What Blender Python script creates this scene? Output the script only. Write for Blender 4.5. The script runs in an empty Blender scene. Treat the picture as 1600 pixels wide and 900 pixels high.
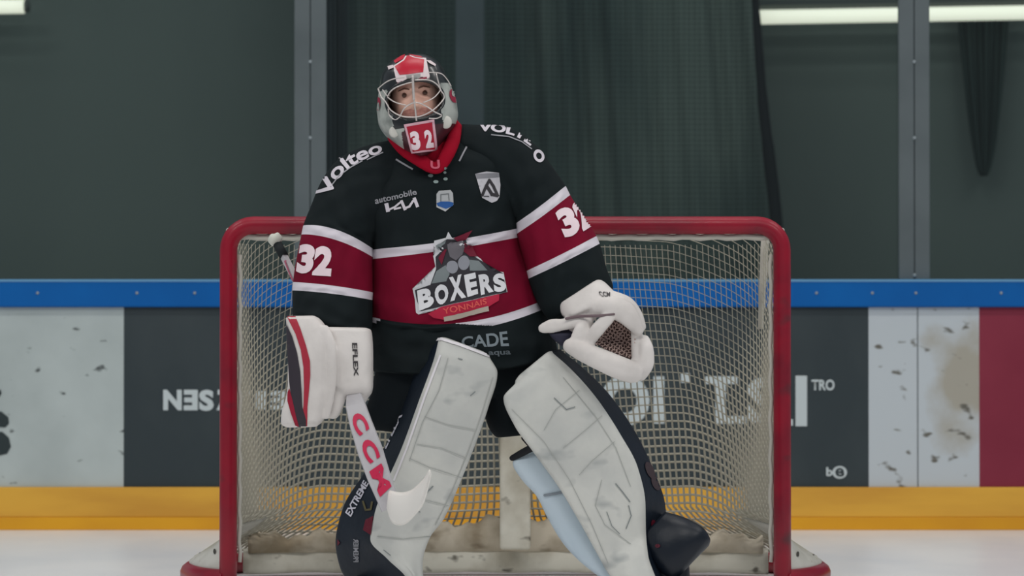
import bpy, bmesh, math, random
from mathutils import Vector, Matrix
from mathutils.bvhtree import BVHTree
random.seed(4)
SC = bpy.context.scene
COL = SC.collection

# ------------------------------------------------------------------ camera, world, lights, exposure
F = 5540.0
CAMP = Vector((0, -12.1, 0.85))
PITCH = math.atan(85 / F)
cd = bpy.data.cameras.new('camera')
cam = bpy.data.objects.new('camera', cd); COL.objects.link(cam)
cam.location = CAMP; cam.rotation_euler = (math.pi / 2 + PITCH, 0, 0)
cd.sensor_width = 36; cd.lens = F * 36 / 1600; cd.clip_end = 100
cd.dof.use_dof = True; cd.dof.focus_distance = 11.25; cd.dof.aperture_fstop = 4.5
SC.camera = cam
W = bpy.data.worlds.new('world'); SC.world = W; W.use_nodes = True
W.node_tree.nodes['Background'].inputs[0].default_value = (0.80, 0.90, 1.0, 1)
W.node_tree.nodes['Background'].inputs[1].default_value = 0.30
def area(loc, rot, sx, sy, power, col=(1, .97, .93)):
    l = bpy.data.lights.new('rink_light', 'AREA'); l.shape = 'RECTANGLE'; l.size = sx; l.size_y = sy
    l.energy = power; l.color = col
    o = bpy.data.objects.new('rink_light', l); COL.objects.link(o); o.location = loc; o.rotation_euler = rot
    return o
for lx in (-5.5, 0, 5.5):
    area((lx, -6.5, 7.0), (math.radians(18), 0, 0), 3.0, 1.2, 170)
    area((lx, -0.5, 7.5), (0, 0, 0), 3.0, 1.0, 105)
    area((lx, 3.0, 7.5), (0, 0, 0), 3.0, .8, 30)
SC.view_settings.view_transform = 'Standard'
SC.view_settings.look = 'None'
SC.view_settings.gamma = 1
SC.view_settings.exposure = -0.15
SC.view_settings.use_curve_mapping = False

# ------------------------------------------------------------------ helpers
CP, SP = math.cos(PITCH), math.sin(PITCH)
def ray(px, py):
    u = (px - 800) / F; v = (450 - py) / F
    return Vector((u, CP - v * SP, SP + v * CP))
def P(px, py, Y):
    d = ray(px, py)
    return CAMP + d * ((Y - CAMP.y) / d.y)
def lin(c):
    return tuple(((x / 255) / 12.92 if x / 255 <= .04045 else ((x / 255 + .055) / 1.055) ** 2.4) for x in c)
MATS = {}
def mat(name, rgb, rough=.6, spec=.5, metal=0, noise=0, nscale=8, rgb2=None, nlo=.4, nhi=.7, bump=0, bscale=20, stretch=(1, 1, 1), coat=0, emit=None, sheen=0):
    if name in MATS: return MATS[name]
    m = bpy.data.materials.new(name); m.use_nodes = True
    nt = m.node_tree; b = nt.nodes['Principled BSDF']
    b.inputs['Base Color'].default_value = (*lin(rgb), 1)
    b.inputs['Roughness'].default_value = rough; b.inputs['Specular IOR Level'].default_value = spec
    b.inputs['Metallic'].default_value = metal; b.inputs['Coat Weight'].default_value = coat
    if sheen: b.inputs['Sheen Weight'].default_value = sheen
    tc = nt.nodes.new('ShaderNodeTexCoord')
    mp = nt.nodes.new('ShaderNodeMapping'); mp.inputs['Scale'].default_value = stretch
    nt.links.new(tc.outputs['Object'], mp.inputs[0])
    if rgb2:
        n = nt.nodes.new('ShaderNodeTexNoise'); n.inputs['Scale'].default_value = nscale; n.inputs['Detail'].default_value = 5
        r = nt.nodes.new('ShaderNodeValToRGB')
        r.color_ramp.elements[0].position = nlo; r.color_ramp.elements[0].color = (*lin(rgb), 1)
        r.color_ramp.elements[1].position = nhi; r.color_ramp.elements[1].color = (*lin(rgb2), 1)
        nt.links.new(mp.outputs[0], n.inputs['Vector']); nt.links.new(n.outputs[0], r.inputs[0]); nt.links.new(r.outputs[0], b.inputs['Base Color'])
    if bump:
        n2 = nt.nodes.new('ShaderNodeTexNoise'); n2.inputs['Scale'].default_value = bscale; n2.inputs['Detail'].default_value = 3
        bp = nt.nodes.new('ShaderNodeBump'); bp.inputs['Strength'].default_value = 1; bp.inputs['Distance'].default_value = bump
        nt.links.new(mp.outputs[0], n2.inputs['Vector']); nt.links.new(n2.outputs[0], bp.inputs['Height']); nt.links.new(bp.outputs[0], b.inputs['Normal'])
    if emit:
        b.inputs['Emission Color'].default_value = (*lin(emit[0]), 1); b.inputs['Emission Strength'].default_value = emit[1]
    MATS[name] = m; return m

def link(name, me, mats, parent=None, smooth=True):
    o = bpy.data.objects.new(name, me); COL.objects.link(o)
    for m in (mats if isinstance(mats, (list, tuple)) else [mats]): me.materials.append(m)
    if smooth:
        for p in me.polygons: p.use_smooth = True
    if parent: o.parent = parent
    return o
def from_bm(name, bm, mats, parent=None, smooth=True, fix=True):
    me = bpy.data.meshes.new(name)
    if fix: bmesh.ops.recalc_face_normals(bm, faces=bm.faces)
    bm.to_mesh(me); bm.free()
    return link(name, me, mats, parent, smooth)
def tag(o, label=None, cat=None, group=None, kind=None):
    if label: o['label'] = label
    if cat: o['category'] = cat
    if group: o['group'] = group
    if kind: o['kind'] = kind
    return o
def empty(name, loc):
    o = bpy.data.objects.new(name, None); COL.objects.link(o); o.location = loc; o.empty_display_size = .1
    return o
def reparent(o, p):
    o.parent = p; o.matrix_parent_inverse = Matrix.Translation(-p.location)
    return o
def finish(root):
    for c in list(COL.objects):
        if c.parent == root: c.matrix_parent_inverse = Matrix.Translation(-root.location)

def box(bm, x0, x1, y0, y1, z0, z1, bev=0):
    r = bmesh.ops.create_cube(bm, size=1)
    vs = r['verts']
    for v in vs:
        v.co = Vector(((x0 + x1) / 2 + v.co.x * (x1 - x0), (y0 + y1) / 2 + v.co.y * (y1 - y0), (z0 + z1) / 2 + v.co.z * (z1 - z0)))
    if bev:
        es = list({e for v in vs for e in v.link_edges})
        bmesh.ops.bevel(bm, geom=es, offset=bev, segments=3, profile=.5, affect='EDGES')

def hermite(keys, n):
    """smooth, non-overshooting interpolation of tuples; returns (t, values) rows, keys land exactly on integer t"""
    m = len(keys); k = len(keys[0])
    out = []
    h = []
    for i in range(m - 1):
        a, b = keys[i], keys[i + 1]
        h.append(max(1e-6, math.sqrt(sum((a[j] - b[j]) ** 2 for j in range(k)))))
    d = [[(keys[i + 1][j] - keys[i][j]) / h[i] for j in range(k)] for i in range(m - 1)]
    s = []
    for i in range(m):
        if i == 0: s.append(d[0])
        elif i == m - 1: s.append(d[-1])
        else:
            row = []
            for j in range(k):
                a, b = d[i - 1][j], d[i][j]
                if a * b <= 0: row.append(0.0)
                else:
                    w1 = 2 * h[i] + h[i - 1]; w2 = h[i] + 2 * h[i - 1]
                    row.append((w1 + w2) / (w1 / a + w2 / b))
            s.append(row)
    for i in range(m - 1):
        nn = n if isinstance(n, int) else n[i]
        for q in range(nn):
            t = q / nn
            h00 = 2 * t ** 3 - 3 * t ** 2 + 1; h10 = t ** 3 - 2 * t ** 2 + t; h01 = -2 * t ** 3 + 3 * t ** 2; h11 = t ** 3 - t ** 2
            out.append((i + t, [h00 * keys[i][j] + h10 * h[i] * s[i][j] + h01 * keys[i + 1][j] + h11 * h[i] * s[i + 1][j] for j in range(k)]))
    out.append((m - 1, list(keys[-1])))
    return out

def rings_to_bm(bm, rings, ts=None, facemat=None, cap=True):
    vr = [[bm.verts.new(p) for p in r] for r in rings]
    n = len(rings[0])
    for i in range(len(vr) - 1):
        for j in range(n):
            f = bm.faces.new((vr[i][j], vr[i][(j + 1) % n], vr[i + 1][(j + 1) % n], vr[i + 1][j]))
            if facemat: f.material_index = facemat((ts[i] + ts[i + 1]) / 2, (j + .5) / n)
    if cap:
        for ri, tt in ((0, 0), (-1, -1)):
            c = sum((v.co for v in vr[ri]), Vector()) / n
            cv = bm.verts.new(c)
            for j in range(n):
                f = bm.faces.new((vr[ri][j], vr[ri][(j + 1) % n], cv))
                if facemat: f.material_index = facemat(ts[ri], (j + .5) / n)

def loft(bm, secs, n=6, seg=56, facemat=None, cap=True, wob=0, wf=9.0):
    """secs: (x1,y1,x2,y2, Y, front depth, back depth, exponent, sag)  edges in photo pixels at depth Y"""
    rows = hermite([tuple(float(q) for q in s) for s in secs], n)
    rings = []; ts = []
    for t, (x1, y1, x2, y2, Y, df, db, ex, sag) in rows:
        a = P(x1, y1, Y); b = P(x2, y2, Y); mid = (a + b) / 2; hv = (b - a) / 2
        ring = []
        for j in range(seg):
            th = 2 * math.pi * j / seg
            c, s = -math.cos(th), math.sin(th)
            c = math.copysign(abs(c) ** (2 / ex), c); s = math.copysign(abs(s) ** (2 / ex), s)
            p = mid + hv * c + Vector((0, -1, 0)) * s * (df if s > 0 else db)
            if s > 0: p.z -= sag / 490 * (1 - c * c)
            if wob:
                w = math.sin(wf * t * .55 + 5 * c + 1.3 * math.sin(3 * c + t)) * math.sin(7 * c - 1.1 * t + 2)
                p += Vector((0, -1, 0)) * s * wob * w
            ring.append(p)
        rings.append(ring); ts.append(t)
    rings_to_bm(bm, rings, ts, facemat, cap)

def tube(bm, pts, rad, seg=10, cap=True, flat=None):
    """pts: world points; rad float or list"""
    n = len(pts); up = Vector((0, 0, 1)); rings = []
    prev = None
    for i, p in enumerate(pts):
        d = (pts[min(i + 1, n - 1)] - pts[max(i - 1, 0)]).normalized()
        if prev is None:
            a = d.cross(Vector((0, 1, 0)));
            if a.length < .1: a = d.cross(up)
            a.normalize()
        else:
            a = (prev - d * prev.dot(d)).normalized()
        prev = a; b = d.cross(a)
        r = rad[i] if isinstance(rad, (list, tuple)) else rad
        fl = flat or 1
        rings.append([p + a * r * math.cos(2 * math.pi * k / seg) + b * r * fl * math.sin(2 * math.pi * k / seg) for k in range(seg)])
    rings_to_bm(bm, rings, cap=cap)
def smooth_pts(pts, n=6):
    m = len(pts)
    out = []
    for i in range(m - 1):
        p0 = pts[max(i - 1, 0)]; p1 = pts[i]; p2 = pts[i + 1]; p3 = pts[min(i + 2, m - 1)]
        for q in range(n):
            t = q / n
            out.append(.5 * ((2 * p1) + (-p0 + p2) * t + (2 * p0 - 5 * p1 + 4 * p2 - p3) * t * t + (-p0 + 3 * p1 - 3 * p2 + p3) * t ** 3))
    out.append(pts[-1]); return out
def roll(bm, keys, n=5, seg=16, flat=.8):
    """keys: (px,py,Y,r_px): a padded roll"""
    rows = hermite([(k[0] / 100, k[1] / 100, k[2], k[3] / 100) for k in keys], n)
    pts = [P(v[0] * 100, v[1] * 100, v[2]) for _, v in rows]; rad = [v[3] * 100 / 490 for _, v in rows]
    # rounded ends
    d0 = (pts[0] - pts[1]).normalized(); d1 = (pts[-1] - pts[-2]).normalized()
    r0, r1 = rad[0], rad[-1]
    pre = [pts[0] + d0 * r0 * .95, pts[0] + d0 * r0 * .7]; prr = [r0 * .25, r0 * .72]
    post = [pts[-1] + d1 * r1 * .7, pts[-1] + d1 * r1 * .95]; por = [r1 * .72, r1 * .25]
    tube(bm, pre + pts + post, prr + rad + por, seg, True, flat)

def remesh(bm, voxel, smooth=3):
    bmesh.ops.recalc_face_normals(bm, faces=bm.faces)
    me = bpy.data.meshes.new('tmp'); bm.to_mesh(me); bm.free()
    o = bpy.data.objects.new('tmp', me); COL.objects.link(o)
    r = o.modifiers.new('r', 'REMESH'); r.mode = 'VOXEL'; r.voxel_size = voxel
    s = o.modifiers.new('s', 'SMOOTH'); s.iterations = smooth; s.factor = .5
    dg = bpy.context.evaluated_depsgraph_get()
    out = bpy.data.meshes.new_from_object(o.evaluated_get(dg))
    bpy.data.objects.remove(o); bpy.data.meshes.remove(me)
    b2 = bmesh.new(); b2.from_mesh(out); seen = set(); isl = []
    for v in b2.verts:
        if v in seen: continue
        st = [v]; comp = []; seen.add(v)
        while st:
            a = st.pop(); comp.append(a)
            for e in a.link_edges:
                w = e.other_vert(a)
                if w not in seen: seen.add(w); st.append(w)
        isl.append(comp)
    big = max(len(c) for c in isl)
    bmesh.ops.delete(b2, geom=[v for c in isl if len(c) < big * .3 for v in c], context='VERTS')
    b2.to_mesh(out); b2.free()
    return out

def bvh_of(objs):
    vs = []; fs = []
    for o in objs:
        off = len(vs)
        vs += [v.co.copy() for v in o.data.vertices]
        fs += [tuple(i + off for i in p.vertices) for p in o.data.polygons]
    return BVHTree.FromPolygons(vs, fs)

def project(name, bm, m, bvh, parent, step=5, off=.0022):
    """bm holds flat shapes in photo pixels (x, y, 0); they are cut to a fine grid and laid on the surface"""
    if not bm.faces: return None
    bmesh.ops.triangulate(bm, faces=bm.faces)
    xs = [v.co.x for v in bm.verts]; ys = [v.co.y for v in bm.verts]
    k = math.floor(min(xs) / step) + 1
    while k * step < max(xs):
        bmesh.ops.bisect_plane(bm, geom=bm.verts[:] + bm.edges[:] + bm.faces[:], plane_co=(k * step, 0, 0), plane_no=(1, 0, 0)); k += 1
    k = math.floor(min(ys) / step) + 1
    while k * step < max(ys):
        bmesh.ops.bisect_plane(bm, geom=bm.verts[:] + bm.edges[:] + bm.faces[:], plane_co=(0, k * step, 0), plane_no=(0, 1, 0)); k += 1
    dead = []
    for v in bm.verts:
        d = ray(v.co.x, v.co.y).normalized()
        hit, nrm, idx, dist = bvh.ray_cast(CAMP, d)
        if hit is None: dead.append(v); continue
        if nrm.dot(d) > 0: nrm = -nrm
        v.co = hit + nrm * off - d * .0008
    bmesh.ops.delete(bm, geom=dead, context='VERTS')
    for f in bm.faces:
        f.normal_update()
    me = bpy.data.meshes.new(name); bm.to_mesh(me); bm.free()
    return link(name, me, m, parent)
def poly_bm(polys):
    bm = bmesh.new()
    for pl in polys: bm.faces.new([bm.verts.new((x, y, 0)) for x, y in pl])
    return bm
def touching(a, b):
    ax = [p[0] for p in a]; ay = [p[1] for p in a]; bx2 = [p[0] for p in b]; by2 = [p[1] for p in b]
    return min(ax) < max(bx2) and min(bx2) < max(ax) and min(ay) < max(by2) and min(by2) < max(ay)
def decal(name, polys, m, bvh, parent, **k):
    groups = []                                            # shapes that touch form one print, the others are prints of their own
    for p in polys:
        hit = [g for g in groups if any(touching(p, q) for q in g)]
        new = [p] + [q for g in hit for q in g]
        groups = [g for g in groups if g not in hit] + [new]
    for g in groups: project(name, poly_bm(g), m, bvh, parent, **k)
def stroke(pts, w):
    """polyline -> list of quads of width w (px)"""
    out = []
    for (x0, y0), (x1, y1) in zip(pts, pts[1:]):
        L = math.hypot(x1 - x0, y1 - y0) or 1; nx, ny = -(y1 - y0) / L * w / 2, (x1 - x0) / L * w / 2
        ex, ey = (x1 - x0) / L * w * .4, (y1 - y0) / L * w * .4
        out.append([(x0 - ex + nx, y0 - ey + ny), (x1 + ex + nx, y1 + ey + ny), (x1 + ex - nx, y1 + ey - ny), (x0 - ex - nx, y0 - ey - ny)])
    return out
def ell(cx, cy, rx, ry, n=20, rot=0):
    c, s = math.cos(rot), math.sin(rot)
    return [(cx + rx * math.cos(a) * c - ry * math.sin(a) * s, cy + rx * math.cos(a) * s + ry * math.sin(a) * c) for a in [2 * math.pi * i / n for i in range(n)]]
def text_bm(s, fn, bold=.02, spacing=1.0):
    """letters as flat faces; the writing is normalised to x 0..1, y 0..1 (cap height) and mapped by fn"""
    cu = bpy.data.curves.new('t', 'FONT'); cu.body = s; cu.offset = bold; cu.space_character = spacing; cu.resolution_u = 4
    o = bpy.data.objects.new('t', cu); COL.objects.link(o)
    dg = bpy.context.evaluated_depsgraph_get(); dg.update()
    me = bpy.data.meshes.new_from_object(o.evaluated_get(dg))
    bpy.data.objects.remove(o); bpy.data.curves.remove(cu)
    bm = bmesh.new(); bm.from_mesh(me); bpy.data.meshes.remove(me)
    x0 = min(v.co.x for v in bm.verts); x1 = max(v.co.x for v in bm.verts)
    y0 = min(v.co.y for v in bm.verts); y1 = max(v.co.y for v in bm.verts)
    for v in bm.verts:
        X, Y = fn((v.co.x - x0) / (x1 - x0), (v.co.y - y0) / (y1 - y0)); v.co = Vector((X, Y, 0))
    return bm
def quadmap(bl, br, tl, tr):
    def f(u, v):
        return tuple((bl[i] * (1 - u) + br[i] * u) * (1 - v) + (tl[i] * (1 - u) + tr[i] * u) * v for i in (0, 1))
    return f
def arcmap(path, h0, h1):
    """path: px baseline; the text rises to the left-hand (outer) side"""
    pts = smooth_pts([Vector((x, y, 0)) for x, y in path], 8)
    L = [0]
    for a, b in zip(pts, pts[1:]): L.append(L[-1] + (b - a).length)
    def f(u, v):
        t = u * L[-1]; i = 0
        while i < len(L) - 2 and L[i + 1] < t: i += 1
        k = (t - L[i]) / max(1e-6, L[i + 1] - L[i]); p = pts[i].lerp(pts[i + 1], k); d = (pts[i + 1] - pts[i]).normalized()
        h = h0 * (1 - u) + h1 * u
        return (p.x + d.y * v * h, p.y - d.x * v * h)
    return f
def writing(name, s, fn, m, bvh, parent, bold=.02, **k): return project(name, text_bm(s, fn, bold), m, bvh, parent, **k)

# ------------------------------------------------------------------ setting: ice, end wall
ice = mat('ice', (244, 243, 242), .32, .35, rgb2=(228, 230, 233), nscale=1.6, bump=.0006, bscale=40, stretch=(1, .5, 1))
bm = bmesh.new(); box(bm, -9, 9, -13, 4.0, -.1, 0)
tag(from_bm('floor', bm, ice, smooth=False), kind='structure')
conc = mat('stand_floor', (70, 74, 76), .8, .2)
bm = bmesh.new(); box(bm, -9, 9, 4.0, 9.2, -.1, 0)
tag(from_bm('trim_1', bm, conc, smooth=False), kind='structure')
wallm = mat('green_grey_wall', (104, 116, 112), .75, .2, rgb2=(88, 99, 97), nscale=.5, nlo=.35, nhi=.7, stretch=(1, 1, .5))
bm = bmesh.new(); box(bm, -9, 9, 9.0, 9.2, 0, 8)
tag(from_bm('wall_back', bm, wallm, smooth=False), kind='structure')

YB = 4.0                                                  # face of the boards
def bx(px, Y=YB): return P(px, 500, Y).x
def bz(py, Y=YB): return P(800, py, Y).z
# --- boards
boards = empty('rink_boards', (0, YB, 0))
tag(boards, 'rink end boards with blue top rail, yellow kick strip and advertising panels behind the goal', 'rink boards')
whitep = mat('scuffed_white_board', (186, 196, 195), .5, .3, rgb2=(170, 180, 179), nscale=2.5)
def scuffs(m, col, scale, lo, hi):
    nt = m.node_tree; b = nt.nodes['Principled BSDF']; src = b.inputs['Base Color'].links[0].from_socket
    n = nt.nodes.new('ShaderNodeTexNoise'); n.inputs['Scale'].default_value = scale; n.inputs['Detail'].default_value = 2; n.inputs['Roughness'].default_value = .55
    tc = nt.nodes.new('ShaderNodeTexCoord'); mp = nt.nodes.new('ShaderNodeMapping'); mp.inputs['Scale'].default_value = (1, 1, 1.7); mp.inputs['Rotation'].default_value = (0, .4, 0)
    nt.links.new(tc.outputs['Object'], mp.inputs[0]); nt.links.new(mp.outputs[0], n.inputs['Vector'])
    r = nt.nodes.new('ShaderNodeValToRGB'); r.color_ramp.elements[0].position = lo; r.color_ramp.elements[0].color = (0, 0, 0, 1)
    r.color_ramp.elements[1].position = hi; r.color_ramp.elements[1].color = (1, 1, 1, 1)
    mx = nt.nodes.new('ShaderNodeMix'); mx.data_type = 'RGBA'
    nt.links.new(n.outputs[0], r.inputs[0]); nt.links.new(r.outputs[0], mx.inputs[0]); nt.links.new(src, mx.inputs[6])
    mx.inputs[7].default_value = (*lin(col), 1); nt.links.new(mx.outputs[2], b.inputs['Base Color'])
scuffs(whitep, (84, 90, 90), 11, .665, .73)
whiter = mat('stained_white_board', (192, 200, 205), .5, .3, rgb2=(168, 164, 152), nscale=2.2, nlo=.48, nhi=.62)
scuffs(whiter, (104, 102, 94), 10, .62, .70)
darkp = mat('charcoal_board', (50, 60, 64), .5, .3, rgb2=(62, 71, 74), nscale=2.5, nlo=.45, nhi=.75, stretch=(1, 1, .6))
redp = mat('red_board', (124, 34, 56), .5, .3, rgb2=(140, 48, 68), nscale=1.5)
bluem = mat('blue_rail_paint', (0, 90, 164), .55, .2, rgb2=(0, 96, 172), nscale=3)
ltblue = mat('light_blue_edge', (96, 150, 190), .5, .4)
yel = mat('yellow_kick_paint', (228, 174, 66), .5, .3, rgb2=(208, 152, 58), nscale=2.5, nlo=.4, nhi=.65, stretch=(.4, 1, 2))
yel2 = mat('yellow_kick_lower', (228, 166, 34), .5, .3, rgb2=(212, 148, 36), nscale=3, stretch=(.4, 1, 1))
ztop, zrail, zyel = bz(438), bz(480), bz(761)
for nm, a, b, m in (('white_panel', -900, 193.5, whitep), ('charcoal_panel', 193.5, 1357, darkp), ('white_panel', 1357, 1433, whiter), ('white_panel', 1434.5, 1530, whiter), ('red_panel', 1530, 2500, redp)):
    bm = bmesh.new(); box(bm, bx(a), bx(b), YB, YB + .05, zyel, zrail, .0015)
    from_bm(nm, bm, m, boards, False)
bm = bmesh.new(); box(bm, bx(-900), bx(2500), YB + .02, YB + .10, .0, ztop - .03)
from_bm('backing_frame', bm, darkp, boards, False)
bm = bmesh.new(); box(bm, bx(-900), bx(2500), YB - .03, YB + .16, zrail, ztop, .008)
from_bm('top_rail', bm, bluem, boards, False)
bm = bmesh.new(); box(bm, bx(-900), bx(2500), YB - .034, YB + .165, ztop - .008, ztop + .004, .002)
from_bm('rail_edge', bm, ltblue, boards, False)
zmid = bz(808)
bm = bmesh.new(); box(bm, bx(-900), bx(2500), YB - .02, YB + .05, zmid, zyel, .004)
from_bm('kick_plate', bm, yel, boards, False)
bm = bmesh.new(); box(bm, bx(-900), bx(2500), YB - .028, YB + .05, .0, zmid, .004)
from_bm('kick_plate', bm, yel2, boards, False)
screw = mat('screw_steel', (150, 160, 165), .4, .5)
for px in (60, 215, 305, 1275, 1362, 1430, 1563):
    bm = bmesh.new(); bmesh.ops.create_icosphere(bm, subdivisions=2, radius=.007)
    for v in bm.verts: v.co = v.co * 1 + Vector((bx(px), YB - .031, bz(458)))
    from_bm('screw', bm, screw, boards)
# --- writing on the boards
wm = mat('board_lettering', (196, 206, 208), .5, .4)
dm = mat('dark_lettering', (40, 52, 54), .5, .4)
def flat_shapes(name, bm, m, parent, Y):
    for v in bm.verts: v.co = P(v.co.x, v.co.y, Y)
    bmesh.ops.triangulate(bm, faces=bm.faces)
    bmesh.ops.recalc_face_normals(bm, faces=bm.faces)
    return from_bm(name, bm, m, parent, False)
YL = YB - .003
def btext(s, x0, x1, y0, y1, bold=.03, mirror=False, m=None, name='lettering'):
    fn = quadmap((x0, y1), (x1, y1), (x0, y0), (x1, y0)) if not mirror else quadmap((x1, y1), (x0, y1), (x1, y0), (x0, y0))
    flat_shapes(name, text_bm(s, fn, bold), m or wm, boards, YL)
btext('N', 255, 284, 609, 641, .05); btext('E', 287, 309, 609, 641, .05, True); btext('S', 311, 334, 609, 642, .05)
btext('Z', 338, 360, 609, 641, .05); btext('T', 366, 392, 611, 640, .05); btext('I', 400, 416, 611, 640, .05); btext('E', 422, 446, 611, 640, .05, True)
btext('O', 938, 1015, 586, 666, .06)
for x0, x1, y0, y1 in ((1021, 1038, 588, 662), (1064, 1078, 583, 598), (1102, 1152, 588, 600), (1118, 1134, 600, 662), (1134, 1166, 650, 662), (1234, 1239, 655, 665), (1243, 1261, 587, 666)):
    flat_shapes('lettering', poly_bm([[(x0, y0), (x1, y0), (x1, y1), (x0, y1)]]), wm, boards, YL)
btext('S', 1168, 1214, 590, 662, .04)
btext('TRO', 1268, 1304, 593, 610, .03)
btext('b', 1291, 1301, 730, 744, .03)
flat_shapes('lettering', poly_bm([ell(1312, 738, 11.5, 10)]), wm, boards, YL)
btext('e', 1305, 1319, 731, 745, .03, m=darkp)
flat_shapes('lettering', poly_bm([[(-40, 650), (2, 643), (13, 652), (14, 662), (8, 668), (-40, 664)], [(-40, 672), (4, 675), (14, 684), (17, 698), (11, 709), (-6, 713), (-40, 712)], [(-20, 606), (1, 609), (2.5, 615), (-1, 620), (-20, 622)]]), dm, boards, YL)
finish(boards)

# --- stanchions and panes above the boards
post_l = mat('aluminium_post', (94, 103, 106), .6, .3, rgb2=(84, 93, 96), nscale=3)
post_d = mat('aluminium_post_side', (84, 94, 98), .6, .3)
ZT = 3.2
def stanchion(x0, x1, label):
    a, b = bx(x0), bx(x1); c = (a + b) / 2
    t = empty('glass_stanchion', (c, YB + .06, ztop)); tag(t, label, 'post')
    g = .0015
    bm = bmesh.new(); box(bm, a, c - g, YB + .02, YB + .07, ztop + .004, ZT, .004); from_bm('upright', bm, post_l, t, False)
    bm = bmesh.new(); box(bm, c + g, b, YB + .02, YB + .07, ztop + .004, ZT, .004); from_bm('upright', bm, post_l, t, False)
    bm = bmesh.new(); box(bm, a + .01, b - .01, YB + .04, YB + .10, ztop + .004, ZT, .002); from_bm('core', bm, post_d, t, False)
    for py in (96, 215, 430):
        bm = bmesh.new(); bmesh.ops.create_icosphere(bm, subdivisions=2, radius=.008)
        for v in bm.verts: v.co += Vector((c, YB + .02, bz(py)))
        from_bm('screw', bm, screw, t)
    finish(t)
stanchion(459, 509, 'grey metal glass post rising from the blue rail left of the goalkeeper')
stanchion(1406, 1454, 'grey metal glass post rising from the blue rail right of the goal')
gl = bpy.data.materials.new('rink_glass'); gl.use_nodes = True
nt = gl.node_tree; nt.nodes.clear()
o_ = nt.nodes.new('ShaderNodeOutputMaterial'); mx = nt.nodes.new('ShaderNodeMixShader'); tr = nt.nodes.new('ShaderNodeBsdfTransparent'); gs = nt.nodes.new('ShaderNodeBsdfGlossy')
tr.inputs[0].default_value = (.86, .90, .89, 1); gs.inputs['Roughness'].default_value = .12; gs.inputs[0].default_value = (.9, .95, .93, 1)
fr = nt.nodes.new('ShaderNodeFresnel'); fr.inputs[0].default_value = 1.35
nt.links.new(fr.outputs[0], mx.inputs[0]); nt.links.new(tr.outputs[0], mx.inputs[1]); nt.links.new(gs.outputs[0], mx.inputs[2]); nt.links.new(mx.outputs[0], o_.inputs[0])
for a, b, lab in ((-900, 462, 'clear glass pane above the blue rail at the left of the goal'), (506, 1409, 'wide clear glass pane above the boards directly behind the goalkeeper'), (1451, 2500, 'clear glass pane above the red and white boards at the right edge')):
    bm = bmesh.new(); box(bm, bx(a), bx(b), YB + .071, YB + .083, ztop + .004, ZT - .02)
    tag(from_bm('safety_shield', bm, gl, smooth=False), lab, 'rink glass')

# --- behind the glass: column, hanging net curtain, drapes, tube lights
YC = 7.2
colm = mat('column_paint', (84, 95, 100), .7, .2, rgb2=(72, 82, 87), nscale=2)
bm = bmesh.new()
xa, xb = P(712, 100, YC).x, P(756, 100, YC).x
box(bm, xa, xb, YC, YC + .02, 0, 4.6, .003); box(bm, xa, xb, YC + .16, YC + .18, 0, 4.6, .003); box(bm, (xa + xb) / 2 - .02, (xa + xb) / 2 + .02, YC + .02, YC + .16, 0, 4.6)
tag(from_bm('support_column', bm, colm, smooth=False), 'dull blue-grey steel column behind the glass beside the goalkeeper\'s helmet', 'column')

def curtain(name, m, x0, x1, Y, z0, z1, fold, amp, topw=None, label='', cat='curtain', skew=None):
    bm = bmesh.new(); nx = 180; nz = 36; g = []
    for i in range(nz + 1):
        v = i / nz; row = []
        for j in range(nx + 1):
            u = j / nx
            a0, a1 = x0, x1
            if topw: a0, a1 = topw(v)
            x = a0 + (a1 - a0) * u
            y = Y + amp * (math.sin(u * fold * 6.28 + 1.2 * math.sin(2.2 * v + 3 * u)) * .6 + .4 * math.sin(u * fold * 2.7 * 6.28 + 2 * v + 1)) * (.5 + .5 * math.sin(u * 7 + v * 1.5) ** 2)
            row.append(bm.verts.new((x, y, z0 + (z1 - z0) * v)))
        g.append(row)
    for i in range(nz):
        for j in range(nx): bm.faces.new((g[i][j], g[i][j + 1], g[i + 1][j + 1], g[i + 1][j]))
    o = from_bm(name, bm, m)
    s = o.modifiers.new('thickness', 'SOLIDIFY'); s.thickness = .004
    tag(o, label, cat); return o
netc = mat('dark_green_netting', (62, 76, 75), .9, .1, rgb2=(92, 104, 100), nscale=.9, nlo=.42, nhi=.60, stretch=(1.5, 1, .4))
nt = netc.node_tree; b = nt.nodes['Principled BSDF']; src = b.inputs['Base Color'].links[0].from_socket
tc = nt.nodes.new('ShaderNodeTexCoord'); br = nt.nodes.new('ShaderNodeTexBrick'); mp = nt.nodes.new('ShaderNodeMapping'); mp.inputs['Rotation'].default_value = (math.pi / 2, 0, 0)
br.offset = 0; br.inputs['Scale'].default_value = 1; br.inputs['Brick Width'].default_value = .03; br.inputs['Row Height'].default_value = .03; br.inputs['Mortar Size'].default_value = .004
br.inputs['Color1'].default_value = (.75, .75, .75, 1); br.inputs['Color2'].default_value = (.75, .75, .75, 1); br.inputs['Mortar'].default_value = (1.35, 1.35, 1.3, 1)
nt.links.new(tc.outputs['Object'], mp.inputs[0]); nt.links.new(mp.outputs[0], br.inputs['Vector'])
mm = nt.nodes.new('ShaderNodeMix'); mm.data_type = 'RGBA'; mm.blend_type = 'MULTIPLY'; mm.inputs[0].default_value = .55
nt.links.new(src, mm.inputs[6]); nt.links.new(br.outputs[0], mm.inputs[7]); nt.links.new(mm.outputs[2], b.inputs['Base Color'])
def tw(v):
    zz = .3 + 4.0 * v
    right = P(1215, 340, 8.0).x - (zz - P(1215, 340, 8.0).z) * .09
    return (P(512, 200, 8.0).x, right)
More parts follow.
